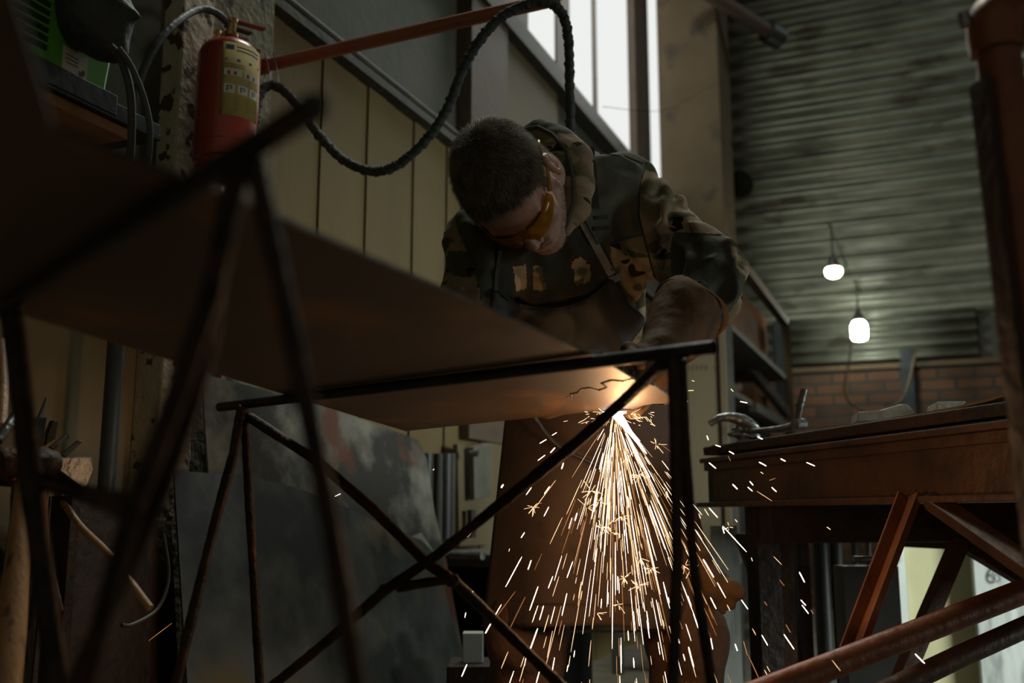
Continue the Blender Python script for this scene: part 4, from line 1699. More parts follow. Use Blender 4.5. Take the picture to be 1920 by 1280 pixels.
stand('steel_beam', 'dark narrow upright beam right of the brown one beneath the table', 'beam', 1490, 1512, 935, 2.62, 'rust_dark', .05)
for i, (x, r_, m_) in enumerate(((1538, .024, 'black'), (1567, .018, 'bluegrey'), (1602, .010, 'greywall'), (1628, .008, 'darksteel'))):
    q = P(x, 1030, 3.0)
    mb = MB()
    mb.tube([(q.x, 3.0, .002), (q.x, 3.0, .75 + .05 * (i % 2))], r_, 14)
    tag(mb.build('gas_cylinder' if i < 2 else 'upright_pipe', M[m_], smooth=True), ('black cylinder standing in the shadow beneath the table', 'dark blue-grey cylinder right of the black one', 'pale thin pipe standing left of the white panel', 'thin dark pipe standing beside the white panel')[i], 'cylinder' if i < 2 else 'pipe')
mb = MB()
mb.tube([P(1600, 1048, 2.6), P(1645, 1048, 2.6)], .008, 10)
tag(mb.build('chrome_bar', M['steel'], smooth=True), 'short shiny bar lying crosswise under the table', 'bar')
q = P(1622, 1060, 2.62)
mb = MB()
mb.box((q.x, q.y, q.z / 2 + .0), (.14, .08, q.z))
tag(mb.build('stool', M['black']), 'small dark block carrying the short shiny bar', 'block')

# ---- light bulbs
def bulb_light(name, loc, r, e, col):
    l_ = bpy.data.lights.new(name, 'POINT')
    l_.energy = e
    l_.color = col
    l_.shadow_soft_size = r
    o_ = bpy.data.objects.new(name, l_)
    COL.objects.link(o_)
    o_.location = loc
    return o_


def hanging_lamp(label, px, py, Y, cool):
    c = P(px, py, Y)
    t_ = thing('hanging_lamp', label, 'lamp', c)
    mb = MB()
    if cool:
        mb.lathe(c - UP * .075, UP, [(0, .02), (.008, .048), (.03, .058), (.10, .060), (.13, .052), (.15, .036)], 28)
        mb.build('lamp_jar', M['bulb_cool'], t_, smooth=True)
    else:
        mb.lathe(c - UP * .045, UP, [(0, .012), (.008, .036), (.025, .052), (.045, .056), (.062, .054), (.070, .045)], 28)
        mb.build('bulb', M['bulb_warm'], t_, smooth=True)
    mb = MB()
    z0 = .075 if cool else .026
    mb.lathe(c + UP * z0, UP, [(0, .036), (.02, .040), (.05, .030), (.07, .018), (.10, .008)], 20)
    mb.build('socket', M['ceramic'], t_, smooth=True)
    mb = MB()
    wp = W(TEND + .04, (c - W0).dot(WN), c.z + z0 + .34)
    mb.tube([c + UP * (z0 + .08), c + UP * (z0 + .30), c + UP * (z0 + .33) + Vector((0, .05, 0)), wp], .006, 6)
    mb.build('cord', M['rubber'], t_, smooth=True)
    return c


c1 = hanging_lamp('round bulb glowing warm orange-white against the corrugated wall', 1563, 509, 6.6, False)
c2 = hanging_lamp('jar-shaped lamp glowing cool white, lower of the two lamps', 1611, 620, 7.35, True)
#bulb_light('warm_bulb_light', c1 - UP * .12 - Vector((0, .10, 0)), .06, 9, (1, .72, .42))
#bulb_light('cool_bulb_light', c2 + Vector((.0, -.10, -.02)), .07, 16, (.90, 1.0, .86))
mb = MB()
pts = [P(1597, 640, 7.25), P(1590, 690, 7.2), P(1583, 730, 7.2), P(1600, 760, 7.2), P(1640, 773, 7.2), P(1680, 758, 7.25), P(1700, 730, 7.3), P(1716, 665, 7.5)]
mb.tube(pts, .009, 8, smooth=6)
tag(mb.build('lamp_cable', M['column'], smooth=True), 'pale cable drooping in a loop below the cool white lamp', 'cable')

# things fixed on or near the end wall
mb = MB()
mb.tube([P(1300, -30, 6.4), P(1445, 62, 6.9)], .055, 14)
pp_ = mb.build('roof_pipe', M['brownpost'], smooth=True)
tag(pp_, 'brown pipe stub high up before the corrugated wall', 'pipe')
mb = MB()
a, b_ = P(1438, 58, 6.88), P(1462, 72, 6.95)
mb.tube([a, b_], .085, 16)
mb.build('end_cap', M['black'], pp_, smooth=True)
for (px_, y0, y1, w_) in ((1862, 530, 745, .04),):
    a, b_ = P(px_, y1, 7.6), P(px_, y0, 7.6)
    for k in range(3):
        mb = MB()
        mb.tube([(a.x + k * .05 - .05, 7.6, 0), (a.x + k * .06 - .02, 7.6, b_.z)], .012, 8)
        tag(mb.build('steel_bar', M['brownpost'], smooth=True), ('left', 'middle', 'right')[k] + ' one of three thin bars standing before the brick wall', 'bar', 'thin bars standing before the brick wall')
mb = MB()
a = P(1708, 800, 7.7)
mb.box((a.x, 7.7, 1.0), (.07, .07, 2.0))
tag(mb.build('wall_post', M['bluegrey']), 'short dark post in front of the brick wall', 'post')
mb = MB()
q = P(1385, 340, 7.2)
mb.tube([q, q + WD * .12], .09, 18)
tag(mb.build('round_fitting', M['wire'], smooth=True), 'dark round fitting on the corrugated wall next to the column', 'fitting')
# sagging wires
mb = MB()
mb.tube([P(1130, 200, 3.6), P(1250, 205, 5.2), P(1350, 155, 6.0), P(1420, 150, 6.6)], .0012, 6, smooth=6)
tag(mb.build('wire', M['wire'], smooth=True), 'thin wire sagging across the windows and column', 'wire')

# ---- blurred orange post close to the camera at the right
po = thing('pipe_post', 'rust-orange pipe post with elbow, close and out of focus at the right edge', 'post', P(1990, 1250, .9))
ptop, pbot = P(1866, 58, .82), P(1948, 720, .82)
d = (ptop - pbot).normalized()
foot = extend(ptop, pbot, 0.0)
mb = MB()
mb.tube([foot, pbot, ptop], .0185, 24)
mb.build('post', M['rust_paint'], po, smooth=True)
mb = MB()
mb.tube([ptop - UP * .02, ptop + UP * .006, ptop + Vector((.012, .004, .016)), ptop + Vector((.06, .02, .018)), ptop + Vector((.30, .10, .02))], [.022, .023, .023, .022, .021], 24, smooth=4)
mb.build('elbow', M['rust_paint'], po, smooth=True)
mb = MB()
mb.beam(foot + Vector((-.024, -.006, 0)), ptop + Vector((-.020, -.006, -.05)), .006, .03, (0, 1, 0))
mb.build('flange', M['rust_dark'], po)  # separate dark strip along the left of the post
mb = MB()
mb.tube([P(1806, 24, .82), P(1812, 50, .82)], .0055, 12)
mb.tube([P(1812, 40, .82), P(1850, 44, .82)], .003, 8)
mb.build('clip', M['steel'], po, smooth=True)

# ================================================================== THE WORKER
V3 = lambda *a: np.array(a, float)


def ortho(F_, U_):
    F_ = F_ / np.linalg.norm(F_)
    U_ = U_ - F_ * (U_ @ F_)
    U_ = U_ / np.linalg.norm(U_)
    return np.cross(F_, U_) * -1 if False else np.cross(U_, F_) * -1, F_, U_


# head frame in world axes: L his left, Fd facing, Ud crown
Fd = V3(.23, -.231, -.943)
Ud = V3(-.51, -.857, .086)
Fd /= np.linalg.norm(Fd)
Ud -= Fd * (Ud @ Fd)
Ud /= np.linalg.norm(Ud)
Ld = np.cross(Ud, V3(0, 0, 0) - Fd) * -1
Ld = np.cross(Fd, Ud)
if Ld[0] < 0:
    Ld = -Ld
HS = .985
HC = np.array(P(960, 354, 1.73))
HM = np.stack([Ld, Fd, Ud], 1) * HS      # local (left, forward, up) -> world


def H(p):
    return HM @ np.asarray(p, float) + HC


def Hn(V_):
    return np.asarray(V_, float) @ HM.T + HC


# ---- head, neck (one continuous skin mesh)
F = Field((-.115, -.15, -.26), (.115, .15, .15), .0023)
F.ell((0, -.012, .038), (.0745, .097, .088), .02)
F.ell((0, .030, -.03), (.060, .062, .085), .03)
F.ell((0, .045, .030), (.060, .050, .052), .02)
F.cap((-.055, .005, -.060), (-.018, .070, -.102), .018, .017, .03)
F.cap((.055, .005, -.060), (.018, .070, -.102), .018, .017, .03)
F.ell((0, .080, -.104), (.023, .018, .017), .02)
F.ell((0, .074, -.070), (.030, .026, .026), .02)
for s_ in (-1, 1):
    F.ell((s_ * .044, .062, -.026), (.022, .022, .020), .02)
    F.cap((s_ * .010, .094, .018), (s_ * .045, .080, .022), .008, .007, .014)
    F.ell((s_ * .031, .103, .001), (.015, .012, .010), .012, op='sub')
    F.ell((s_ * .031, .082, .000), (.0145, .0135, .0125), .004)
    F.cap((s_ * .020, .0965, -.0045), (s_ * .042, .092, -.0035), .0012, .0012, .002, op='sub')
F.cap((0, .090, .014), (0, .112, -.024), .0075, .0098, .010)
F.ell((0, .114, -.028), (.0095, .0085, .008), .006)
for s_ in (-1, 1):
    F.ell((s_ * .0125, .102, -.033), (.0072, .0095, .0065), .005)
    F.ell((s_ * .0065, .104, -.0385), (.0032, .005, .003), .002, op='sub')
F.cap((-.019, .092, -.0615), (.019, .092, -.0615), .0042, .0042, .006)
F.cap((-.016, .093, -.0735), (.016, .093, -.0735), .0052, .0052, .006)
F.cap((-.021, .0975, -.0675), (.021, .0975, -.0675), .0013, .0013, .003, op='sub')
F.cap((0, .105, -.044), (0, .099, -.058), .002, .002, .004, op='sub')
# neck
F.chain([(0, -.035, -.03), (0, -.065, -.11), (-.005, -.105, -.19), (-.01, -.14, -.30)], [.055, .056, .060, .075], .03)
# ears
for s_ in (-1, 1):
    c = np.array((s_ * .086, -.010, -.002))
    R = np.array([(1, -.22 * s_, 0), (.22 * s_, .97, -.18), (0, .18, .98)], float)
    R /= np.linalg.norm(R, axis=1, keepdims=True)
    F.ell(c, (.0110, .0200, .034), .004, R)
    F.ell(c + V3(s_ * .010, .001, .004), (.0078, .0125, .022), .003, R, 'sub')
    F.cap(c + V3(s_ * .002, .004, -.004), c + V3(s_ * .004, .010, .012), .003, .003, .004)
    F.cap(c + V3(s_ * .003, -.006, -.010), c + V3(s_ * .004, -.007, .018), .0028, .0028, .004)
    F.ell(c + V3(s_ * .006, .006, -.006), (.006, .006, .008), .003, None, 'sub')
    F.ell(c + V3(s_ * .000, .004, -.028), (.006, .008, .010), .005)
hv, hf = F.mesh()
HEADF = F
person = fast_mesh('person', Hn(hv), hf[:, ::-1] if np.linalg.det(HM) < 0 else hf, [M['skin']])
tag(person, 'person in camouflage jacket and dark apron bending over the steel plate with a cutting torch', 'person')

# ---- hair
F2 = Field((-.115, -.15, -.13), (.115, .15, .16), .0030)
F2.ell((0, -.014, .040), (.0785, .101, .0915), .02)
F2.ell((0, .036, .036), (.060, .053, .052), .02)
F2.cap((0, -.06, -.03), (0, -.075, -.08), .055, .053, .03)
X_, Y_, Z_ = F2.grid()
hl = np.interp(Y_, [-.15, -.09, -.055, -.028, -.020, .008, .012, .026, .040, .058, .075, .10], [-.10, -.095, -.055, -.010, .026, .026, -.010, -.004, .040, .056, .064, .066])
hl = hl + np.where(np.abs(X_) < .03, .004, 0) + vnoise(X_, Y_, Z_, 90, 3) * .003
F2.d = np.maximum(F2.d + vnoise(X_, Y_, Z_, 120, 1) * .0012, (hl - Z_) * .8).astype(np.float32)
F2.d = np.where((np.abs(X_) > .083), np.maximum(F2.d, .01), F2.d).astype(np.float32)
kv, kf = F2.mesh()
hair = fast_mesh('hair', Hn(kv), kf[:, ::-1], [M['hair']], person)


def strands(name, V_, F_, n, ln, wd, dirf, m, parent, mask=None, lift=.0):
    V_ = np.asarray(V_)
    nrm = fnormals(V_, F_)
    cen = V_[F_].mean(1)
    idx = np.arange(len(F_))
    if mask is not None:
        idx = idx[mask(cen, nrm)]
    pick = rng.choice(idx, n)
    wts = rng.random((n, 4))
    wts /= wts.sum(1, keepdims=True)
    root = (V_[F_[pick]] * wts[:, :, None]).sum(1)
    nn = nrm[pick]
    dr = dirf(root, nn)
    dr += rng.normal(0, .22, dr.shape)
    dr /= np.linalg.norm(dr, axis=1, keepdims=True)
    L_ = ln * (0.6 + .8 * rng.random((n, 1)))
    side = np.cross(dr, rng.normal(0, 1, dr.shape))
    side /= np.linalg.norm(side, axis=1, keepdims=True)
    side2 = np.cross(dr, side)
    root = root - nn * .0015
    mid = root + dr * L_ * .55 + nn * L_ * .05
    tip = root + dr * L_ - nn * L_ * .10
    w_ = wd / 2
    a, b_, c_ = root + side * w_, root - side * w_ * .5 + side2 * w_ * .87, root - side * w_ * .5 - side2 * w_ * .87
    VV = np.concatenate([a, b_, c_, mid + side * w_ * .7, mid - side * w_ * .35 + side2 * w_ * .6, mid - side * w_ * .35 - side2 * w_ * .6, tip])
    i = np.arange(n)
    tri = []
    for p_, q in ((0, 1), (1, 2), (2, 0)):
        tri += [np.stack([i + p_ * n, i + q * n, i + (q + 3) * n], 1), np.stack([i + p_ * n, i + (q + 3) * n, i + (p_ + 3) * n], 1), np.stack([i + (p_ + 3) * n, i + (q + 3) * n, i + 6 * n], 1)]
    FF = np.concatenate(tri)
    return fast_mesh(name, Hn(VV), FF[:, ::-1], [m], parent)


def hairdir(root, nn):
    # combed forward from the crown, lying fairly flat
    crown = V3(.01, -.06, .11)
    d_ = root - crown
    d_ = d_ / (np.linalg.norm(d_, axis=1, keepdims=True) + 1e-6)
    d_ = d_ + V3(.25, .55, 0) + .35 * np.stack([np.sin(root[:, 1] * 90), np.cos(root[:, 0] * 110), np.sin(root[:, 0] * 70)], 1)
    d_ -= nn * (d_ * nn).sum(1, keepdims=True)
    d_ /= (np.linalg.norm(d_, axis=1, keepdims=True) + 1e-6)
    return d_ * .75 + nn * .62


strands('hair_strands', kv, kf, 30000, .0155, .00050, hairdir, M['hairstrand'], hair,
        mask=lambda c, n: (np.einsum('ij,ij->i', n, c - V3(0, -.012, .03)) > 0.02))
strands('beard', hv, hf, 11000, .0055, .00036, lambda r_, n: n * .6 + V3(0, -.1, -.8), M['beard'], person,
        mask=lambda c, n: ((c[:, 2] < np.interp(c[:, 1], [-.01, .02, .05, .08, .1], [-.035, -.045, -.062, -.080, -.082])) & (c[:, 2] > -.125) & (c[:, 1] > -.005) & (np.abs(c[:, 0]) < .075))
        | ((c[:, 2] < -.046) & (c[:, 2] > -.058) & (c[:, 1] > .075) & (np.abs(c[:, 0]) < .028)))
strands('eyebrow', hv, hf, 1100, .0060, .00035, lambda r_, n: n * .3 + np.stack([np.sign(r_[:, 0]) * .9, r_[:, 0] * 0, r_[:, 0] * 0 + .15], 1), M['beard'], person,
        mask=lambda c, n: (c[:, 2] > .016) & (c[:, 2] < .025) & (c[:, 1] > .07) & (np.abs(c[:, 0]) > .012) & (np.abs(c[:, 0]) < .048))

# ---- safety glasses
vs, fs = [], []
na, nz_ = 44, 9
for i in range(na + 1):
    a = math.radians(-76 + 152 * i / na)
    for k in range(nz_):
        f_ = k / (nz_ - 1)
        s_ = abs(math.sin(a))
        zt_, zb_2 = .024 - .006 * s_ ** 2, -.024 + .016 * s_ ** 3
        nose = math.exp(-(math.degrees(a) / 8.5) ** 2)
        zb_2 += .020 * nose
        z = zb_2 + (zt_ - zb_2) * f_
        bul = .004 * math.sin(f_ * PI)
        vs.append(H(((.070 + bul) * math.sin(a) * 1.03, .036 + (.076 + bul) * math.cos(a) - .004 * nose, z + .002)))
for i in range(na):
    for k in range(nz_ - 1):
        q = i * nz_ + k
        fs.append((q, q + nz_, q + nz_ + 1, q + 1))
gla = mk('safety_glasses', vs, fs, M['lens'], person)
sm = gla.modifiers.new('t', 'SOLIDIFY')
sm.thickness = .0018
for s_ in (-1, 1):
    mb = MB()
    pts = [H((s_ * .0745, .048, .010)), H((s_ * .0785, .030, .012)), H((s_ * .0835, .005, .016)), H((s_ * .0855, -.020, .026)), H((s_ * .0840, -.040, .024)), H((s_ * .081, -.056, .012))]
    mb.tube(pts, [.0052, .0042, .0028, .0024, .0026, .0030], 10, smooth=5)
    mb.build('temple_arm', M['temple'], gla, smooth=True)
mb = MB()
mb.tube([H((-.010, .102, -.004)), H((0, .112, .002)), H((.010, .102, -.004))], .0022, 8, smooth=4)
mb.build('nose_bridge', M['temple'], gla, smooth=True)

# ---- jacket
ShL, ShR = V3(.238, 2.04, 1.392), V3(-.052, 1.875, 1.232)
ElL = V3(.388, 1.905, 1.172)
ElR = V3(-.092, 1.80, .99)
WrL = np.array(P(1230, 676, 1.74))
WrR = V3(.055, 1.70, .972)
Hip = V3(.180, 2.21, .88)
mid = (ShL + ShR) / 2
ax_s = (ShL - ShR) / np.linalg.norm(ShL - ShR)
ax_u = mid - Hip
ax_u -= ax_s * (ax_u @ ax_s)
ax_u /= np.linalg.norm(ax_u)
ax_n = np.cross(ax_s, ax_u)
Rt = np.stack([ax_s, ax_u, ax_n])
Jc = Field((-.26, 1.60, .74), (.56, 2.46, 1.56), .0062)
Jc.ell(mid - ax_u * .10, (.185, .20, .125), .05, Rt)
Jc.ell(mid - ax_u * .02 + V3(0, .03, .01), (.150, .12, .10), .05, Rt)
Jc.ell((mid + Hip) / 2 - ax_u * .03, (.170, .21, .135), .06, Rt)
Jc.ell(Hip + V3(0, 0, -.02), (.185, .135, .15), .06)
Jc.cap(ShL - ax_s * .09 + V3(0, 0, .022), ShL, .088, .080, .05)
Jc.cap(ShR + ax_s * .06, ShR, .082, .080, .05)
Jc.cap(ShL, ElL, .080, .070, .03)
Jc.ell(ElL + V3(.0, .01, .02), (.072, .070, .080), .03)
fm_ = ElL + (WrL - ElL) * .45
Jc.cap(ElL, fm_, .066, .050, .02)
Jc.ell(ElL + V3(.005, .01, -.045), (.058, .055, .055), .02)
Jc.cap(ShR, ElR, .080, .066, .03)
Jc.cap(ElR, WrR, .062, .045, .03)
# collar bulk around the neck
nb = mid + ax_u * .075 + V3(-.02, -.03, .0)
Jc.ell(nb, (.095, .06, .075), .04, Rt)
px3 = lambda x, y, Y: np.array(P(x, y, Y))
_v, _f = Jc.mesh()
JB0 = BVHTree.FromPolygons([tuple(v) for v in _v], [tuple(f) for f in _f])


def on_cloth(x, y, inset):
    r = ray(x, y).normalized()
    loc = JB0.ray_cast(CAM, r)[0]
    return None if loc is None else np.array(loc + r * inset)


def fold(pix, r_, op='add', n=5):
    pts = []
    for (x0, y0), (x1, y1) in zip(pix[:-1], pix[1:]):
        pts += [on_cloth(x0 + (x1 - x0) * k / n, y0 + (y1 - y0) * k / n, r_ * (.45 if op == 'add' else .25)) for k in range(n)]
    pts = [p_ for p_ in pts if p_ is not None]
    m_ = len(pts)
    for k in range(m_ - 1):
        if np.linalg.norm(pts[k] - pts[k + 1]) < .06:
            w_ = lambda q: r_ * (.35 + .65 * math.sin(PI * min(max(q / (m_ - 1), .04), .96)))
            Jc.cap(pts[k], pts[k + 1], w_(k), w_(k + 1), .016, op)


for pix, r_ in (([(1238, 330), (1248, 370), (1240, 425), (1222, 450)], .013), ([(1262, 438), (1300, 428), (1352, 424)], .012), ([(1285, 522), (1320, 500), (1358, 478)], .012),
                ([(1290, 532), (1330, 530), (1372, 540)], .011), ([(1330, 590), (1365, 565), (1388, 530)], .012), ([(1212, 500), (1235, 545), (1250, 590)], .013), ([(1226, 455), (1232, 500), (1246, 560)], .010),
                ([(1270, 372), (1300, 392), (1328, 415)], .011), ([(1348, 425), (1368, 460), (1384, 505)], .010), ([(836, 430), (850, 480), (872, 540)], .012), ([(862, 400), (880, 430), (902, 470)], .010),
                ([(1262, 330), (1285, 360), (1312, 400)], .008), ([(1160, 470), (1190, 500), (1205, 545)], .008), ([(1110, 300), (1160, 300), (1200, 312)], .006)):
    fold(pix, r_)
for pix, r_ in (([(1222, 312), (1218, 370), (1214, 440)], .011), ([(1214, 440), (1224, 500), (1240, 570)], .014), ([(1258, 455), (1260, 490), (1262, 525)], .012), ([(1300, 508), (1335, 512), (1368, 502)], .010),
                ([(1268, 415), (1285, 440), (1312, 475)], .009), ([(1345, 560), (1362, 540), (1378, 512)], .010), ([(848, 440), (862, 490), (885, 545)], .010)):
    fold(pix, r_, 'sub')
X_, Y_, Z_ = Jc.grid()
Jc.d += (vnoise(X_ * 1.0 + Z_ * .6, Y_, Z_ * 1.5, 11, 1) * .008 + vnoise(X_, Y_, Z_, 26, 2) * .0035 + np.abs(vnoise(X_ + Z_, Y_ + Z_, X_ - Z_, 14, 4)) * .008).astype(np.float32)
# open neck and sleeve ends are covered by the hood and gloves
jv, jf = Jc.mesh()
cen = jv[jf].mean(1)
nr = fnormals(jv, jf)
jpx, jpy = project(cen)
front = (nr @ V3(0, -1, .1)) > -.15
fm = np.zeros(len(jf), int)
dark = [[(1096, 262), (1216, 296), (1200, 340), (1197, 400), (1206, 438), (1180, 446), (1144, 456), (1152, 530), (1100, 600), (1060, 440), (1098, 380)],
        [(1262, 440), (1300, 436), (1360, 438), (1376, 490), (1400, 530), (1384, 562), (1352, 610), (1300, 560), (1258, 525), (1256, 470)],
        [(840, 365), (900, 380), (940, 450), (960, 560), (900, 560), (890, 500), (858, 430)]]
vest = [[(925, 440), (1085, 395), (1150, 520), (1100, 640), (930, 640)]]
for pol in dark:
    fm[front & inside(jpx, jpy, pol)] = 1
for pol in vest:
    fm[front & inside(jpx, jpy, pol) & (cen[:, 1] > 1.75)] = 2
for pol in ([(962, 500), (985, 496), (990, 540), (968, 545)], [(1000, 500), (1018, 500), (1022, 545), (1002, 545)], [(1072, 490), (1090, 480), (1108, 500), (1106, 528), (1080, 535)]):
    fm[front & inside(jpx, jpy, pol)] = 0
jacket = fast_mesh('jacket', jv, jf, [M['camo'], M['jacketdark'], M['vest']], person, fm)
JB = BVHTree.FromPolygons([tuple(v) for v in jv], [tuple(f) for f in jf])


def hit(px, py, bvh=None, off=.003, default=1.9):
    r = ray(px, py).normalized()
    for b_ in (bvh or [JB]):
        loc = b_.ray_cast(CAM, r)[0]
        if loc is not None:
            return loc - r * off
    return P(px, py, default) if default else None


# seams and yoke edges as thin cords on the cloth
def seam(name, pix, r_, m, parent, bvh=None, off=.001, sub=6):
    pts = []
    for (x0, y0), (x1, y1) in zip(pix[:-1], pix[1:]):
        for k in range(sub):
            pts.append(hit(x0 + (x1 - x0) * k / sub, y0 + (y1 - y0) * k / sub, bvh, off, None))
    pts.append(hit(*pix[-1], bvh, off, None))
    pts = [p_ for p_ in pts if p_ is not None]
    pts = [pts[0]] + [p_ for i, p_ in enumerate(pts[1:]) if (p_ - pts[i]).length < .05]
    mb = MB()
    mb.tube(pts, r_, 6)
    return mb.build(name, m, parent, smooth=True)


seam('sleeve_seam', [(1216, 298), (1201, 340), (1197, 400), (1206, 440), (1222, 500), (1240, 560)], .0016, M['vest'], jacket)
seam('chest_seam', [(1146, 457), (1180, 447), (1204, 440)], .0014, M['jacketdark'], jacket)
seam('elbow_seam', [(1262, 440), (1266, 437), (1300, 437), (1352, 440)], .0016, M['jacketdark'], jacket)
seam('yoke_seam', [(1124, 288), (1170, 292), (1205, 306)], .0014, M['vest'], jacket)


def ribbon(name, pix, w_px, m, parent, bvh=None, off=.004, th=.0022, sub=5):
    P0, P1 = [], []
    pts = []
    for (x0, y0), (x1, y1) in zip(pix[:-1], pix[1:]):
        for k in range(sub):
            pts.append((x0 + (x1 - x0) * k / sub, y0 + (y1 - y0) * k / sub, x1 - x0, y1 - y0))
    pts.append((*pix[-1], pix[-1][0] - pix[-2][0], pix[-1][1] - pix[-2][1]))
    vs, fs = [], []
    for x, y, dx, dy in pts:
        l_ = math.hypot(dx, dy)
        nx, ny = -dy / l_ * w_px / 2, dx / l_ * w_px / 2
        c = hit(x, y, bvh, off)
        Yc_ = c.y
        for sx in (-1, 1):
            q = P(x + nx * sx, y + ny * sx, Yc_)
            vs += [q, q + Vector((0, th, 0))]
    for i in range(len(pts) - 1):
        a, b_ = 4 * i, 4 * (i + 1)
        fs += [(a, a + 2, b_ + 2, b_), (a + 1, b_ + 1, b_ + 3, a + 3), (a, b_, b_ + 1, a + 1), (a + 2, a + 3, b_ + 3, b_ + 2)]
    o = mk(name, vs, fs, m, parent, recalc=True)
    auto_smooth(o)
    return o


ribbon('shoulder_strap', [(1106, 276), (1112, 330), (1116, 390)], 16, M['jacketdark'], jacket, off=.006)
ribbon('molle_tab', [(1116, 408), (1140, 406)], 7, M['vest'], jacket)
ribbon('molle_tab', [(1114, 428), (1142, 426)], 7, M['vest'], jacket)

# hood lying round the neck
Hd = Field((-.02, 1.62, 1.18), (.24, 2.08, 1.50), .005)
hp = [px3(985, 262, 1.93), px3(1010, 254, 1.92), px3(1046, 272, 1.90), px3(1078, 300, 1.88), px3(1086, 345, 1.86), px3(1078, 395, 1.83), px3(1058, 430, 1.80)]
Hd.chain(hp, [.022, .026, .028, .028, .025, .020, .014], .03)
Hd.ell(px3(1040, 345, 1.90), (.060, .055, .10), .04)
X_, Y_, Z_ = Hd.grid()
Hd.d += (vnoise(X_, Y_, Z_, 22, 5) * .005 + vnoise(X_, Y_, Z_, 50, 6) * .002).astype(np.float32)
qv, qf = Hd.mesh()
qc = qv[qf].mean(1)
qpx, qpy = project(qc)
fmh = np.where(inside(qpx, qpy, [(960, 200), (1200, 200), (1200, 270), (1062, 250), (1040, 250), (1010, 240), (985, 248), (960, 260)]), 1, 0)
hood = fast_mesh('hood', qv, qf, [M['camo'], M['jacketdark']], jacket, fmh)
QB = BVHTree.FromPolygons([tuple(v) for v in qv], [tuple(f) for f in qf])
seam('hood_edge', [(985, 242), (1008, 238), (1036, 252), (1062, 282), (1074, 330), (1076, 380), (1062, 420), (1050, 440)], .0045, M['jacketdark'], hood, [QB, JB], .002)

# ---- apron: bib over the jacket, skirt below
Ab = Field((-.12, 1.60, .74), (.42, 2.2, 1.30), .0060)
# inflate the jacket field sampled on this grid
X_, Y_, Z_ = Ab.grid()


def sample(Fl, X, Y, Z):
    out = []
    g = []
    for A, i in ((X, 0), (Y, 1), (Z, 2)):
        q = np.clip((A - Fl.lo[i]) / Fl.h, 0, Fl.n[i] - 1.001)
        i0 = q.astype(int)
        g.append((i0, q - i0))
    r = 0
    for a in (0, 1):
        for b_ in (0, 1):
            for c in (0, 1):
                w_ = (g[0][1] if a else 1 - g[0][1]) * (g[1][1] if b_ else 1 - g[1][1]) * (g[2][1] if c else 1 - g[2][1])
                r = r + w_ * Fl.d[g[0][0] + a, g[1][0] + b_, g[2][0] + c]
    return r


dj = sample(Jc, X_, Y_, Z_)
ppx, ppy = project(np.stack([X_.ravel(), Y_.ravel(), Z_.ravel()], 1))
bib = [(922, 532), (940, 552), (968, 568), (1000, 577), (1050, 576), (1086, 566), (1112, 552), (1140, 528), (1152, 516), (1168, 545), (1178, 566), (1206, 590), (1214, 602), (1172, 658), (1130, 740), (900, 740)]
ins = inside(ppx, ppy, bib).reshape(X_.shape)
# rounded mask: distance-like from the boolean by box blurring
mk_ = ins.astype(np.float32)
for _ in range(2):
    for ax_ in range(3):
        mk_ = (np.roll(mk_, 1, ax_) + mk_ + np.roll(mk_, -1, ax_)) / 3
Ab.d = np.maximum(dj - .0105 - .004 * vnoise(X_, Y_, Z_, 12, 8), (.5 - mk_) * .03).astype(np.float32)
Ab.d = np.maximum(Ab.d, (Y_ - 2.10).astype(np.float32))
av, af = Ab.mesh()
apron = fast_mesh('apron', av, af, [M['apron']], person)
AB = BVHTree.FromPolygons([tuple(v) for v in av], [tuple(f) for f in af])
ribbon('neck_strap', [(1083, 398), (1104, 436), (1128, 480), (1152, 524)], 15, M['strap'], apron, [AB, JB], .006, .003)
ribbon('strap_fold', [(1090, 402), (1110, 438), (1132, 478), (1156, 520)], 3.5, M['apron'], apron, [AB, JB], .009, .001)
ribbon('neck_strap', [(938, 470), (932, 510), (930, 545)], 7, M['strap'], apron, [AB, JB], .006, .003)
c_ = hit(1152, 522, [AB, JB], .010)
mb = MB()
mb.beam(c_ + Vector((-.010, 0, -.006)), c_ + Vector((.012, 0, .004)), .006, .014)
mb.build('buckle', M['steel'], apron, bevel=.001)
mb = MB()
mb.tube([hit(x, y, [AB, JB], .002) for x, y in ((926, 540), (950, 560), (985, 574), (1040, 578), (1086, 567), (1122, 546), (1150, 518))], .0030, 8, smooth=4)
mb.build('bib_hem', M['vest'], apron, smooth=True)

# skirt: a folded curtain of suede from waist to below the knee
vs, fs = [], []
NU, NV = 70, 60
zT = 1.0
zB = P(1100, 1187, 2.05).z
wl = lambda z: P(940 - 40 * (zT - z) / (zT - zB) * 1.0, 800, 2.08).x - .012
for j in range(NV + 1):
    f_ = j / NV
    z = zT + (zB - zT) * f_
    xl = -.005 - .055 * f_
    xr = .345 + .050 * f_
    for i in range(NU + 1):
        u_ = i / NU
        s_ = 2 * u_ - 1
        x = xl + (xr - xl) * u_
        y = 2.035 + .105 * abs(s_) ** 2.6 + .010 * f_ * math.sin(u_ * 15 + .6) + .012 * f_ * math.sin(u_ * 7 + 2.0 + f_) - .012 * f_
        y += .006 * math.sin(f_ * 9 + u_ * 4)
        zz = z + (.018 * math.sin(u_ * 3.1 + .3) * f_ if f_ > .9 else 0)
        vs.append((x, y, zz))
for j in range(NV):
    for i in range(NU):
        q = j * (NU + 1) + i
        fs.append((q, q + 1, q + NU + 2, q + NU + 1))
sk = mk('apron_skirt', vs, fs, M['apronskirt'], apron)
sm = sk.modifiers.new('t', 'SOLIDIFY')
sm.thickness = .003
mb = MB()
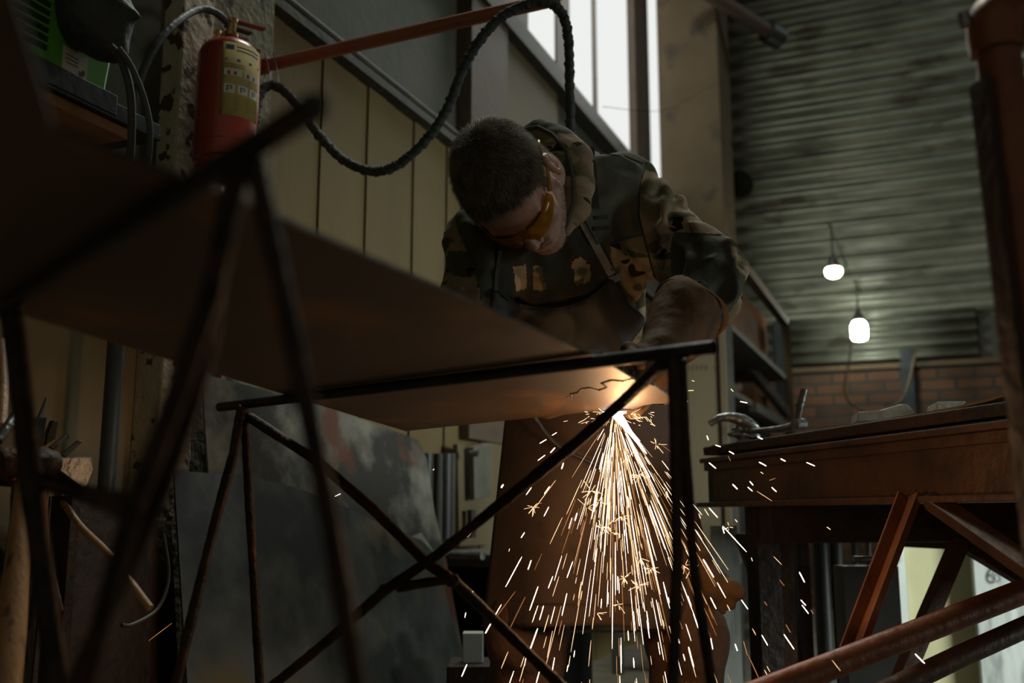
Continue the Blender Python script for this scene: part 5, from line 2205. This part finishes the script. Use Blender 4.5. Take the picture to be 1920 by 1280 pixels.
mb.tube([(-.061 + .457 * i / 30, 2.030 + .100 * abs(i / 15 - 1) ** 2.6, zB + .006) for i in range(31)], .0022, 6)
mb.build('hem', M['apron'], apron, smooth=True)
# limp leather glove tucked at the hip / curling apron corner
F = Field((.36, 1.90, .46), (.56, 2.2, .74), .004)
q0 = px3(1318, 1060, 2.05)
F.cap(px3(1300, 1010, 2.08), px3(1345, 1100, 2.04), .020, .024, .02)
F.cap(px3(1345, 1100, 2.04), px3(1376, 1108, 2.03), .026, .020, .02)
F.cap(px3(1370, 1098, 2.02), px3(1388, 1112, 2.02), .010, .007, .01)
F.cap(px3(1345, 1120, 2.03), px3(1372, 1136, 2.03), .014, .008, .012)
F.cap(px3(1338, 1122, 2.03), px3(1356, 1146, 2.03), .011, .007, .010)
X_, Y_, Z_ = F.grid()
F.d += (vnoise(X_, Y_, Z_, 45, 9) * .004).astype(np.float32)
v2, f2 = F.mesh()
fast_mesh('tucked_glove', v2, f2, [M['glove']], person)

# ---- trousers and boots
Tr = Field((-.20, 1.98, .06), (.58, 2.48, 1.0), .009)
KL, KR = V3(.365, 2.16, .47), V3(.030, 2.14, .47)
Tr.ell(Hip + V3(0, .02, -.02), (.165, .12, .13), .05)
for hipx, kn, an in ((Hip + V3(.10, 0, -.05), KL, V3(.375, 2.28, .10)), (Hip + V3(-.09, 0, -.05), KR, V3(.020, 2.26, .10))):
    Tr.cap(hipx, kn, .098, .078, .04)
    Tr.cap(kn, an, .080, .072, .03)
X_, Y_, Z_ = Tr.grid()
Tr.d += (vnoise(X_, Y_, Z_ * 1.8, 12, 11) * .010 + vnoise(X_, Y_, Z_, 30, 12) * .004).astype(np.float32)
tv, tf = Tr.mesh()
fast_mesh('trousers', tv, tf, [M['trousers']], person)
for an in (V3(.375, 2.28, .10), V3(.020, 2.26, .10)):
    F = Field(an + V3(-.09, -.26, -.105), an + V3(.09, .12, .12), .006)
    F.cap(an + V3(0, 0, .06), an + V3(0, 0, -.04), .052, .050, .03)
    F.cap(an + V3(0, .03, -.065), an + V3(0, -.16, -.070), .036, .034, .04)
    F.ell(an + V3(0, -.14, -.062), (.048, .065, .038), .03)
    X_, Y_, Z_ = F.grid()
    F.d = np.maximum(F.d, (an[2] - .098) - Z_).astype(np.float32)
    v2, f2 = F.mesh()
    fast_mesh('boot', v2, f2, [M['boot']], person)

# ---- gauntlet gloves with separate fingers
def glove(wr, elb, palmdir, across, parent, curl, name='glove', r_c=.060, cuff_t=.50):
    """wr: wrist, palmdir: unit towards the knuckles, across: towards the little finger"""
    pd = palmdir / np.linalg.norm(palmdir)
    ac = across - pd * (across @ pd)
    ac /= np.linalg.norm(ac)
    bk = np.cross(pd, ac)                       # palm side
    cuff = wr + (elb - wr) * cuff_t
    pts_all = np.stack([wr, cuff, wr + pd * .19])
    F = Field(pts_all.min(0) - .09, pts_all.max(0) + .09, .0045)
    F.cap(wr, cuff, .038, r_c, .03)
    F.cap(wr, wr + pd * .03, .036, .034, .03)
    Rh = np.stack([pd, ac, bk])
    F.ell(wr + pd * .060, (.055, .044, .022), .02, Rh)
    lens = [(.040, .026, .020), (.044, .028, .021), (.040, .026, .020), (.031, .020, .017)]
    for i in range(4):
        base = wr + pd * .098 + ac * (-.033 + .022 * i) - pd * (.006 * abs(i - 1.2))
        p_ = base
        ang_ = curl * .55
        F.cap(wr + pd * .06 + ac * (-.028 + .019 * i), base, .013, .0128, .010)
        for j, l_ in enumerate(lens[i]):
            dd = pd * math.cos(ang_) + bk * math.sin(ang_)
            q_ = p_ + dd * l_
            F.cap(p_, q_, .0122 - .0008 * j, .0116 - .0008 * j, .004)
            p_ = q_
            ang_ += curl
    th0 = wr + pd * .035 - ac * .034 + bk * .006
    th1 = th0 + (-ac * .55 + pd * .65 + bk * .5) * .042
    th2 = th1 + (pd * .55 + bk * .80 + ac * .15) * .032
    th3 = th2 + (pd * .35 + bk * .70 + ac * .55) * .024
    F.chain([wr + pd * .02 - ac * .015, th0, th1, th2, th3], [.020, .0175, .0150, .0138, .0120], .008)
    X_, Y_, Z_ = F.grid()
    F.d += (vnoise(X_, Y_, Z_, 17, 15) * .006 + vnoise(X_, Y_, Z_, 30, 13) * .0035 + np.abs(vnoise(X_, Y_, Z_, 55, 14)) * .002).astype(np.float32)
    # hollow end of the cuff
    ed_ = (elb - wr) / np.linalg.norm(elb - wr)
    F.cap(cuff + ed_ * .03, cuff + ed_ * .10, r_c - .006, r_c + .01, .004, 'sub')
    v_, f_ = F.mesh()
    g_ = fast_mesh(name, v_, f_, [M['glove']], parent)
    return g_, v_, f_, cuff, ed_


gL, v_, f_, cuffL, edL = glove(WrL, ElL, V3(-.35, -.22, -.30), V3(.35, .25, -.75), person, 1.0, r_c=.072, cuff_t=.55)
GB = BVHTree.FromPolygons([tuple(v) for v in v_], [tuple(f) for f in f_])
for off_, r_ in ((.010, .0040),):
    c = cuffL + edL * off_
    x_ = np.cross(edL, V3(0, 0, 1))
    x_ /= np.linalg.norm(x_)
    y_ = np.cross(edL, x_)
    rad = .0695
    mb = MB()
    ring = [Vector(c + (x_ * math.cos(a) + y_ * math.sin(a)) * (rad + .003 * math.sin(3 * a + off_ * 90)) + edL * .006 * math.sin(2 * a + off_ * 60)) for a in [2 * PI * i / 40 for i in range(41)]]
    mb.tube(ring, r_, 8)
    mb.build('cuff_seam', M['glove'], gL, smooth=True)
gR, v_, f_, cuffR, edR = glove(WrR, ElR, V3(.75, -.32, -.10), V3(-.1, -.5, -.6), person, .95, r_c=.060, cuff_t=.5)

# ---- the cutting torch
tipw = onz(1152, 771, SZ + .004)
th_ = thing('cutting_torch', 'brass cutting torch held in the gloved hand above the plate', 'torch', tipw)
mb = MB()
nz0 = Vector(tipw) + Vector((0, .002, .010))
nz1 = nz0 + Vector((.004, .010, .050))
nz2 = nz1 + Vector((-.030, .035, .022))
hand_c = Vector(WrL + V3(-.35, -.22, -.30) / .51 * .10)
mb.tube([nz0, nz0 + (nz1 - nz0) * .3, nz1], [.0035, .0065, .0075], 14)
mb.build('nozzle', M['brass'], th_, smooth=True)
mb = MB()
mb.tube([nz1, nz2, nz2 + Vector((-.03, .04, .02)), nz2 + Vector((-.07, .09, .03))], [.006, .006, .009, .011], 12, smooth=4)
mb.build('handle', M['brass'], th_, smooth=True)
mb = MB()
e_ = nz2 + Vector((-.07, .09, .03))
mb.tube([e_, e_ + Vector((-.03, .05, .0)), Vector((.035, 1.93, .93)), P(1005, 786, 1.96), P(1046, 835, 1.97), P(1120, 872, 1.98), P(1190, 905, 1.98), P(1270, 1000, 1.97)], .0042, 10, smooth=8)
mb.build('gas_hose', M['rubber'], th_, smooth=True)

# ================================================================== FLAME, SPARKS
O = onz(1152, 771, SZ - .002)
fl = thing('cutting_flame', 'blinding white flame bursting through the plate under the torch', 'flame', O)
mb = MB()
e_ = O + (P(1212, 850, 1.60) - O)
mb.tube([O + Vector((-.004, 0, .002)), O.lerp(e_, .2), O.lerp(e_, .5), e_], [.0070, .0070, .0035, .0008], 12, smooth=4)
mb.build('jet', M['flame'], fl, smooth=True)
mb = MB()
mb.tube([O + Vector((-.020, 0, -.0005)), O + Vector((-.006, 0, -.003)), O + Vector((.010, 0, -.003)), O + Vector((.020, 0, -.0005))], [.0008, .0038, .0038, .0008], 12, smooth=4)
mb.build('blue_glow', M['flame_blue'], fl, smooth=True)


def streak(mb, a, b, r, seg=5):
    a, b = Vector(a), Vector(b)
    mb.tube([a, a.lerp(b, .12), a.lerp(b, .88), b], [r * .45, r, r, r * .45], seg)


g_ = Vector((0, 0, -9.8))
bag = {'spark_white': MB(), 'spark_gold': MB(), 'spark_orange': MB()}


def fly(v0, t0, dt, kind, r, org=O, n=3):
    pts = [org + v0 * t + g_ * (t * t / 2) for t in [t0 + dt * i / n for i in range(n + 1)]]
    if min(p_.z for p_ in pts) < .03:
        return
    rs = [r * .5] + [r] * (n - 1) + [r * .5]
    bag[kind].tube(pts, rs, 4)


R_ = random.Random(11)
for i in range(860):
    # angle from straight down, in the picture plane and in depth
    u_ = R_.random()
    if u_ < .40:
        ang_ = R_.gauss(6, 7)
    elif u_ < .62:
        ang_ = R_.gauss(27, 6)
    elif u_ < .88:
        ang_ = R_.gauss(-10, 12)
    else:
        ang_ = R_.gauss(3, 26)
    dep = R_.gauss(-4, 9)
    sp_ = R_.uniform(1.3, 5.0)
    a_, d_ = math.radians(ang_), math.radians(dep)
    v0 = Vector((math.sin(a_) * math.cos(d_), math.sin(d_), -math.cos(a_) * math.cos(d_))) * sp_
    if ang_ > 20:
        v0 *= 1.1
    T = R_.uniform(.02, .98)
    T = T / sp_ * 1.15
    v1 = v0 + g_ * T
    # exposure-long grains of molten metal
    ln = R_.choice((.010, .014, .018, .026, .040)) * (1.5 if T < .06 else 1)
    dt = ln / v1.length
    k = R_.random()
    if k < .32:
        fly(v0, T, dt, 'spark_white', R_.uniform(.0004, .0008))
    elif k < .76:
        fly(v0, T, dt, 'spark_gold', R_.uniform(.0003, .0006))
    else:
        fly(v0, T, dt * 1.6, 'spark_orange', R_.uniform(.0003, .0005))
# long fine lines in the first 30 cm
for i in range(190):
    ang_ = R_.choice((R_.gauss(24, 7), R_.gauss(5, 9), R_.gauss(-8, 10), R_.gauss(14, 12)))
    dep = R_.gauss(-3, 7)
    a_, d_ = math.radians(ang_), math.radians(dep)
    v0 = Vector((math.sin(a_) * math.cos(d_), math.sin(d_), -math.cos(a_) * math.cos(d_))) * R_.uniform(3, 6)
    T = R_.uniform(.0, .055)
    ln = R_.uniform(.03, .11)
    fly(v0, T, ln / (v0 + g_ * T).length, R_.choice(('spark_gold', 'spark_gold', 'spark_white', 'spark_orange')), R_.uniform(.0002, .00045), n=4)
# small forked bursts
bursts = [(578, 560), (605, 600), (560, 620), (757, 498), (820, 385), (680, 720), (762, 812), (930, 838), (948, 858), (700, 885), (752, 915), (600, 1018), (680, 985), (860, 560), (712, 440), (640, 690), (360, 620), (800, 850), (1095, 700 - 5), (615, 700), (690, 655)]
for bx, by in bursts:
    px_, py_ = 820 + bx / 2, 640 + by / 2
    c = P(px_, py_, O.y + R_.uniform(-.05, .05))
    for k in range(R_.randint(5, 10)):
        d_ = Vector((R_.gauss(0, 1), R_.gauss(0, .6), R_.gauss(-.6, 1))).normalized()
        a_ = c + d_ * R_.uniform(.0, .004)
        streak(bag['spark_gold'], a_, a_ + d_ * R_.uniform(.005, .018), R_.uniform(.0003, .0005), 4)
# fringe of tiny sparks hugging the underside
for i in range(90):
    px_ = R_.choice((R_.gauss(1125, 22), R_.gauss(1185, 32)))
    py_ = 772 + abs(R_.gauss(0, 14))
    c = P(px_, py_, O.y + R_.uniform(-.02, .02))
    d_ = Vector((px_ - 1152, R_.gauss(0, 10), -(py_ - 765))).normalized()
    streak(bag['spark_gold'], c, c + (d_ + Vector((R_.gauss(0, .5), 0, R_.gauss(0, .5)))) * R_.uniform(.003, .012), R_.uniform(.0003, .0006), 4)
allv, allf, fmi = [], [], []
for mi, k in enumerate(('spark_white', 'spark_gold', 'spark_orange')):
    n = len(allv)
    allv += bag[k].v
    allf += [tuple(i + n for i in f) for f in bag[k].f]
    fmi += [mi] * len(bag[k].f)
sh = mk('spark_shower', allv, allf, None, None, False, [M['spark_white'], M['spark_gold'], M['spark_orange']], fmi)
tag(sh, 'dense shower of white and golden sparks falling from the cut', 'sparks', kind='stuff')

# stray sparks one can count, each flying on its own: (x, y) -> (x, y) in the picture, width
stray_r = [((84, 272), (92, 275), 1.6), ((70, 306), (90, 305), 1.6), ((62, 338), (72, 342), 1.8), ((214, 300), (222, 309), 1.8), ((245, 342), (269, 347), 2.2), ((134, 456), (139, 470), 2.4), ((162, 487), (180, 493), 2.4),
           ((141, 546), (164, 565), 2.0), ((208, 508), (224, 517), 2.4), ((205, 524), (213, 540), 1.2), ((303, 460), (320, 468), 2.4), ((380, 533), (396, 541), 2.6), ((308, 544), (332, 557), 2.4), ((466, 545), (494, 557), 2.4),
           ((313, 577), (322, 583), 1.6), ((220, 618), (236, 634), 2.2), ((270, 627), (286, 641), 2.2), ((277, 608), (288, 621), 2.2), ((350, 628), (366, 643), 2.6), ((342, 605), (362, 598), 1.0), ((141, 696), (170, 729), 2.0),
           ((187, 757), (266, 843), 2.2), ((186, 760), (192, 782), 2.2), ((107, 716), (113, 732), 1.8), ((126, 700), (140, 722), 1.6), ((228, 735), (236, 744), 1.6), ((534, 760), (546, 769), 1.6), ((442, 910), (460, 945), 3.0),
           ((122, 868), (157, 928), 2.2), ((376, 936), (392, 956), 1.0), ((325, 1008), (335, 1022), 1.2), ((447, 1003), (464, 1022), 2.4), ((451, 1020), (473, 1049), 2.4), ((480, 1036), (489, 1050), 1.2), ((249, 1003), (271, 1034), 2.4),
           ((397, 1085), (413, 1112), 1.2), ((391, 1118), (425, 1168), 2.4), ((317, 1120), (337, 1155), 2.2), ((228, 1150), (236, 1173), 2.4), ((256, 1140), (269, 1188), 1.4), ((828, 1183), (860, 1215), 2.4), ((73, 1160), (90, 1227), 2.6),
           ((38, 1125), (44, 1148), 3.2), ((147, 1130), (154, 1168), 2.2), ((146, 995), (165, 1033), 2.4), ((88, 1044), (105, 1098), 2.4), ((70, 990), (82, 1025), 2.2), ((92, 963), (98, 992), 3.0), ((282, 862), (286, 874), 1.6)]
stray_l = [((384, 382), (409, 367), 2.2), ((430, 352), (448, 341), 2.0), ((424, 417), (441, 398), 2.2), ((377, 446), (404, 426), 2.2), ((466, 478), (473, 455), 2.6), ((240, 548), (247, 536), 4.0), ((333, 575), (353, 547), 2.0), ((401, 571), (421, 543), 2.0),
           ((342, 645), (374, 607), 1.6), ((374, 607), (392, 606), 1.2), ((400, 655), (418, 620), 2.2), ((516, 672), (524, 643), 2.8), ((314, 736), (327, 716), 2.6), ((256, 920), (317, 807), 2.4), ((340, 855), (352, 820), 2.2), ((268, 787), (271, 776), 1.6),
           ((346, 1008), (378, 918), 2.6), ((209, 1040), (240, 986), 2.2), ((180, 1094), (200, 1058), 2.4), ((127, 957), (134, 936), 3.6), ((103, 1035), (107, 1016), 2.0), ((91, 1256), (111, 1210), 2.6), ((214, 1042), (293, 936), 1.0), ((272, 1076), (330, 956), 1.0),
           ((346, 1160), (376, 1076), 2.2), ((416, 925), (433, 880), 2.2), ((467, 1028), (486, 944), 2.2), ((327, 1215), (332, 1185), 2.0), ((371, 1280), (384, 1232), 2.2), ((486, 886), (508, 824), 2.2), ((390, 1000), (398, 990), 1.4), ((383, 1044), (399, 990), 2.2), ((-17, 482), (-11, 478), 1.8)]
n = 0
for lst, ox, oy, sc_, grp, lab_ in ((stray_r, 1250, 560, 1.7776, 'stray sparks on the right', 'stray glowing spark flying to the right of the spark shower'),
                                  (stray_l, 820, 640, 2.0, 'stray sparks on the left', 'stray glowing spark flying off to the left of the shower')):
    for (a_, b_, w_) in lst:
        p0 = (ox + a_[0] / sc_, oy + a_[1] / sc_)
        p1 = (ox + b_[0] / sc_, oy + b_[1] / sc_)
        Yd = O.y + R_.uniform(-.16, .14)
        mb = MB()
        r_ = w_ / sc_ * Yd / FPX * .62
        A_, B_ = P(*p0, Yd), P(*p1, Yd + R_.uniform(-.01, .01))
        streak(mb, A_, B_, r_, 6)
        m_ = 'spark_white' if w_ >= 2 else ('spark_gold' if w_ >= 1.5 else 'spark_orange')
        o = mb.build('flying_spark', M[m_], smooth=True)
        tag(o, lab_, 'spark', grp)

# light thrown by the cut itself
def point(name, loc, e, col, r):
    l_ = bpy.data.lights.new(name, 'POINT')
    l_.energy = e
    l_.color = col
    l_.shadow_soft_size = r
    o_ = bpy.data.objects.new(name, l_)
    COL.objects.link(o_)
    o_.location = loc
    return o_


point('flame_light', O + Vector((.020, -.012, -.080)), 1.45, (1, .53, .22), .015)
point('spark_light', O + Vector((.045, .02, -.24)), 1.4, (1, .55, .24), .05)
point('torch_light', Vector(tipw) + Vector((-.01, -.01, .018)), .10, (1, .70, .45), .006)

# ------------------------------------------------------------------ render look
vs_ = scene.view_settings
vs_.view_transform = 'Standard'
vs_.look = 'None'
vs_.gamma = 1
vs_.exposure = 0
vs_.use_curve_mapping = False
scene.cycles.use_denoising = True
scene.cycles.max_bounces = 8
scene.cycles.transparent_max_bounces = 12
scene.cycles.sample_clamp_indirect = 3
scene.cycles.caustics_reflective = False
scene.cycles.caustics_refractive = False
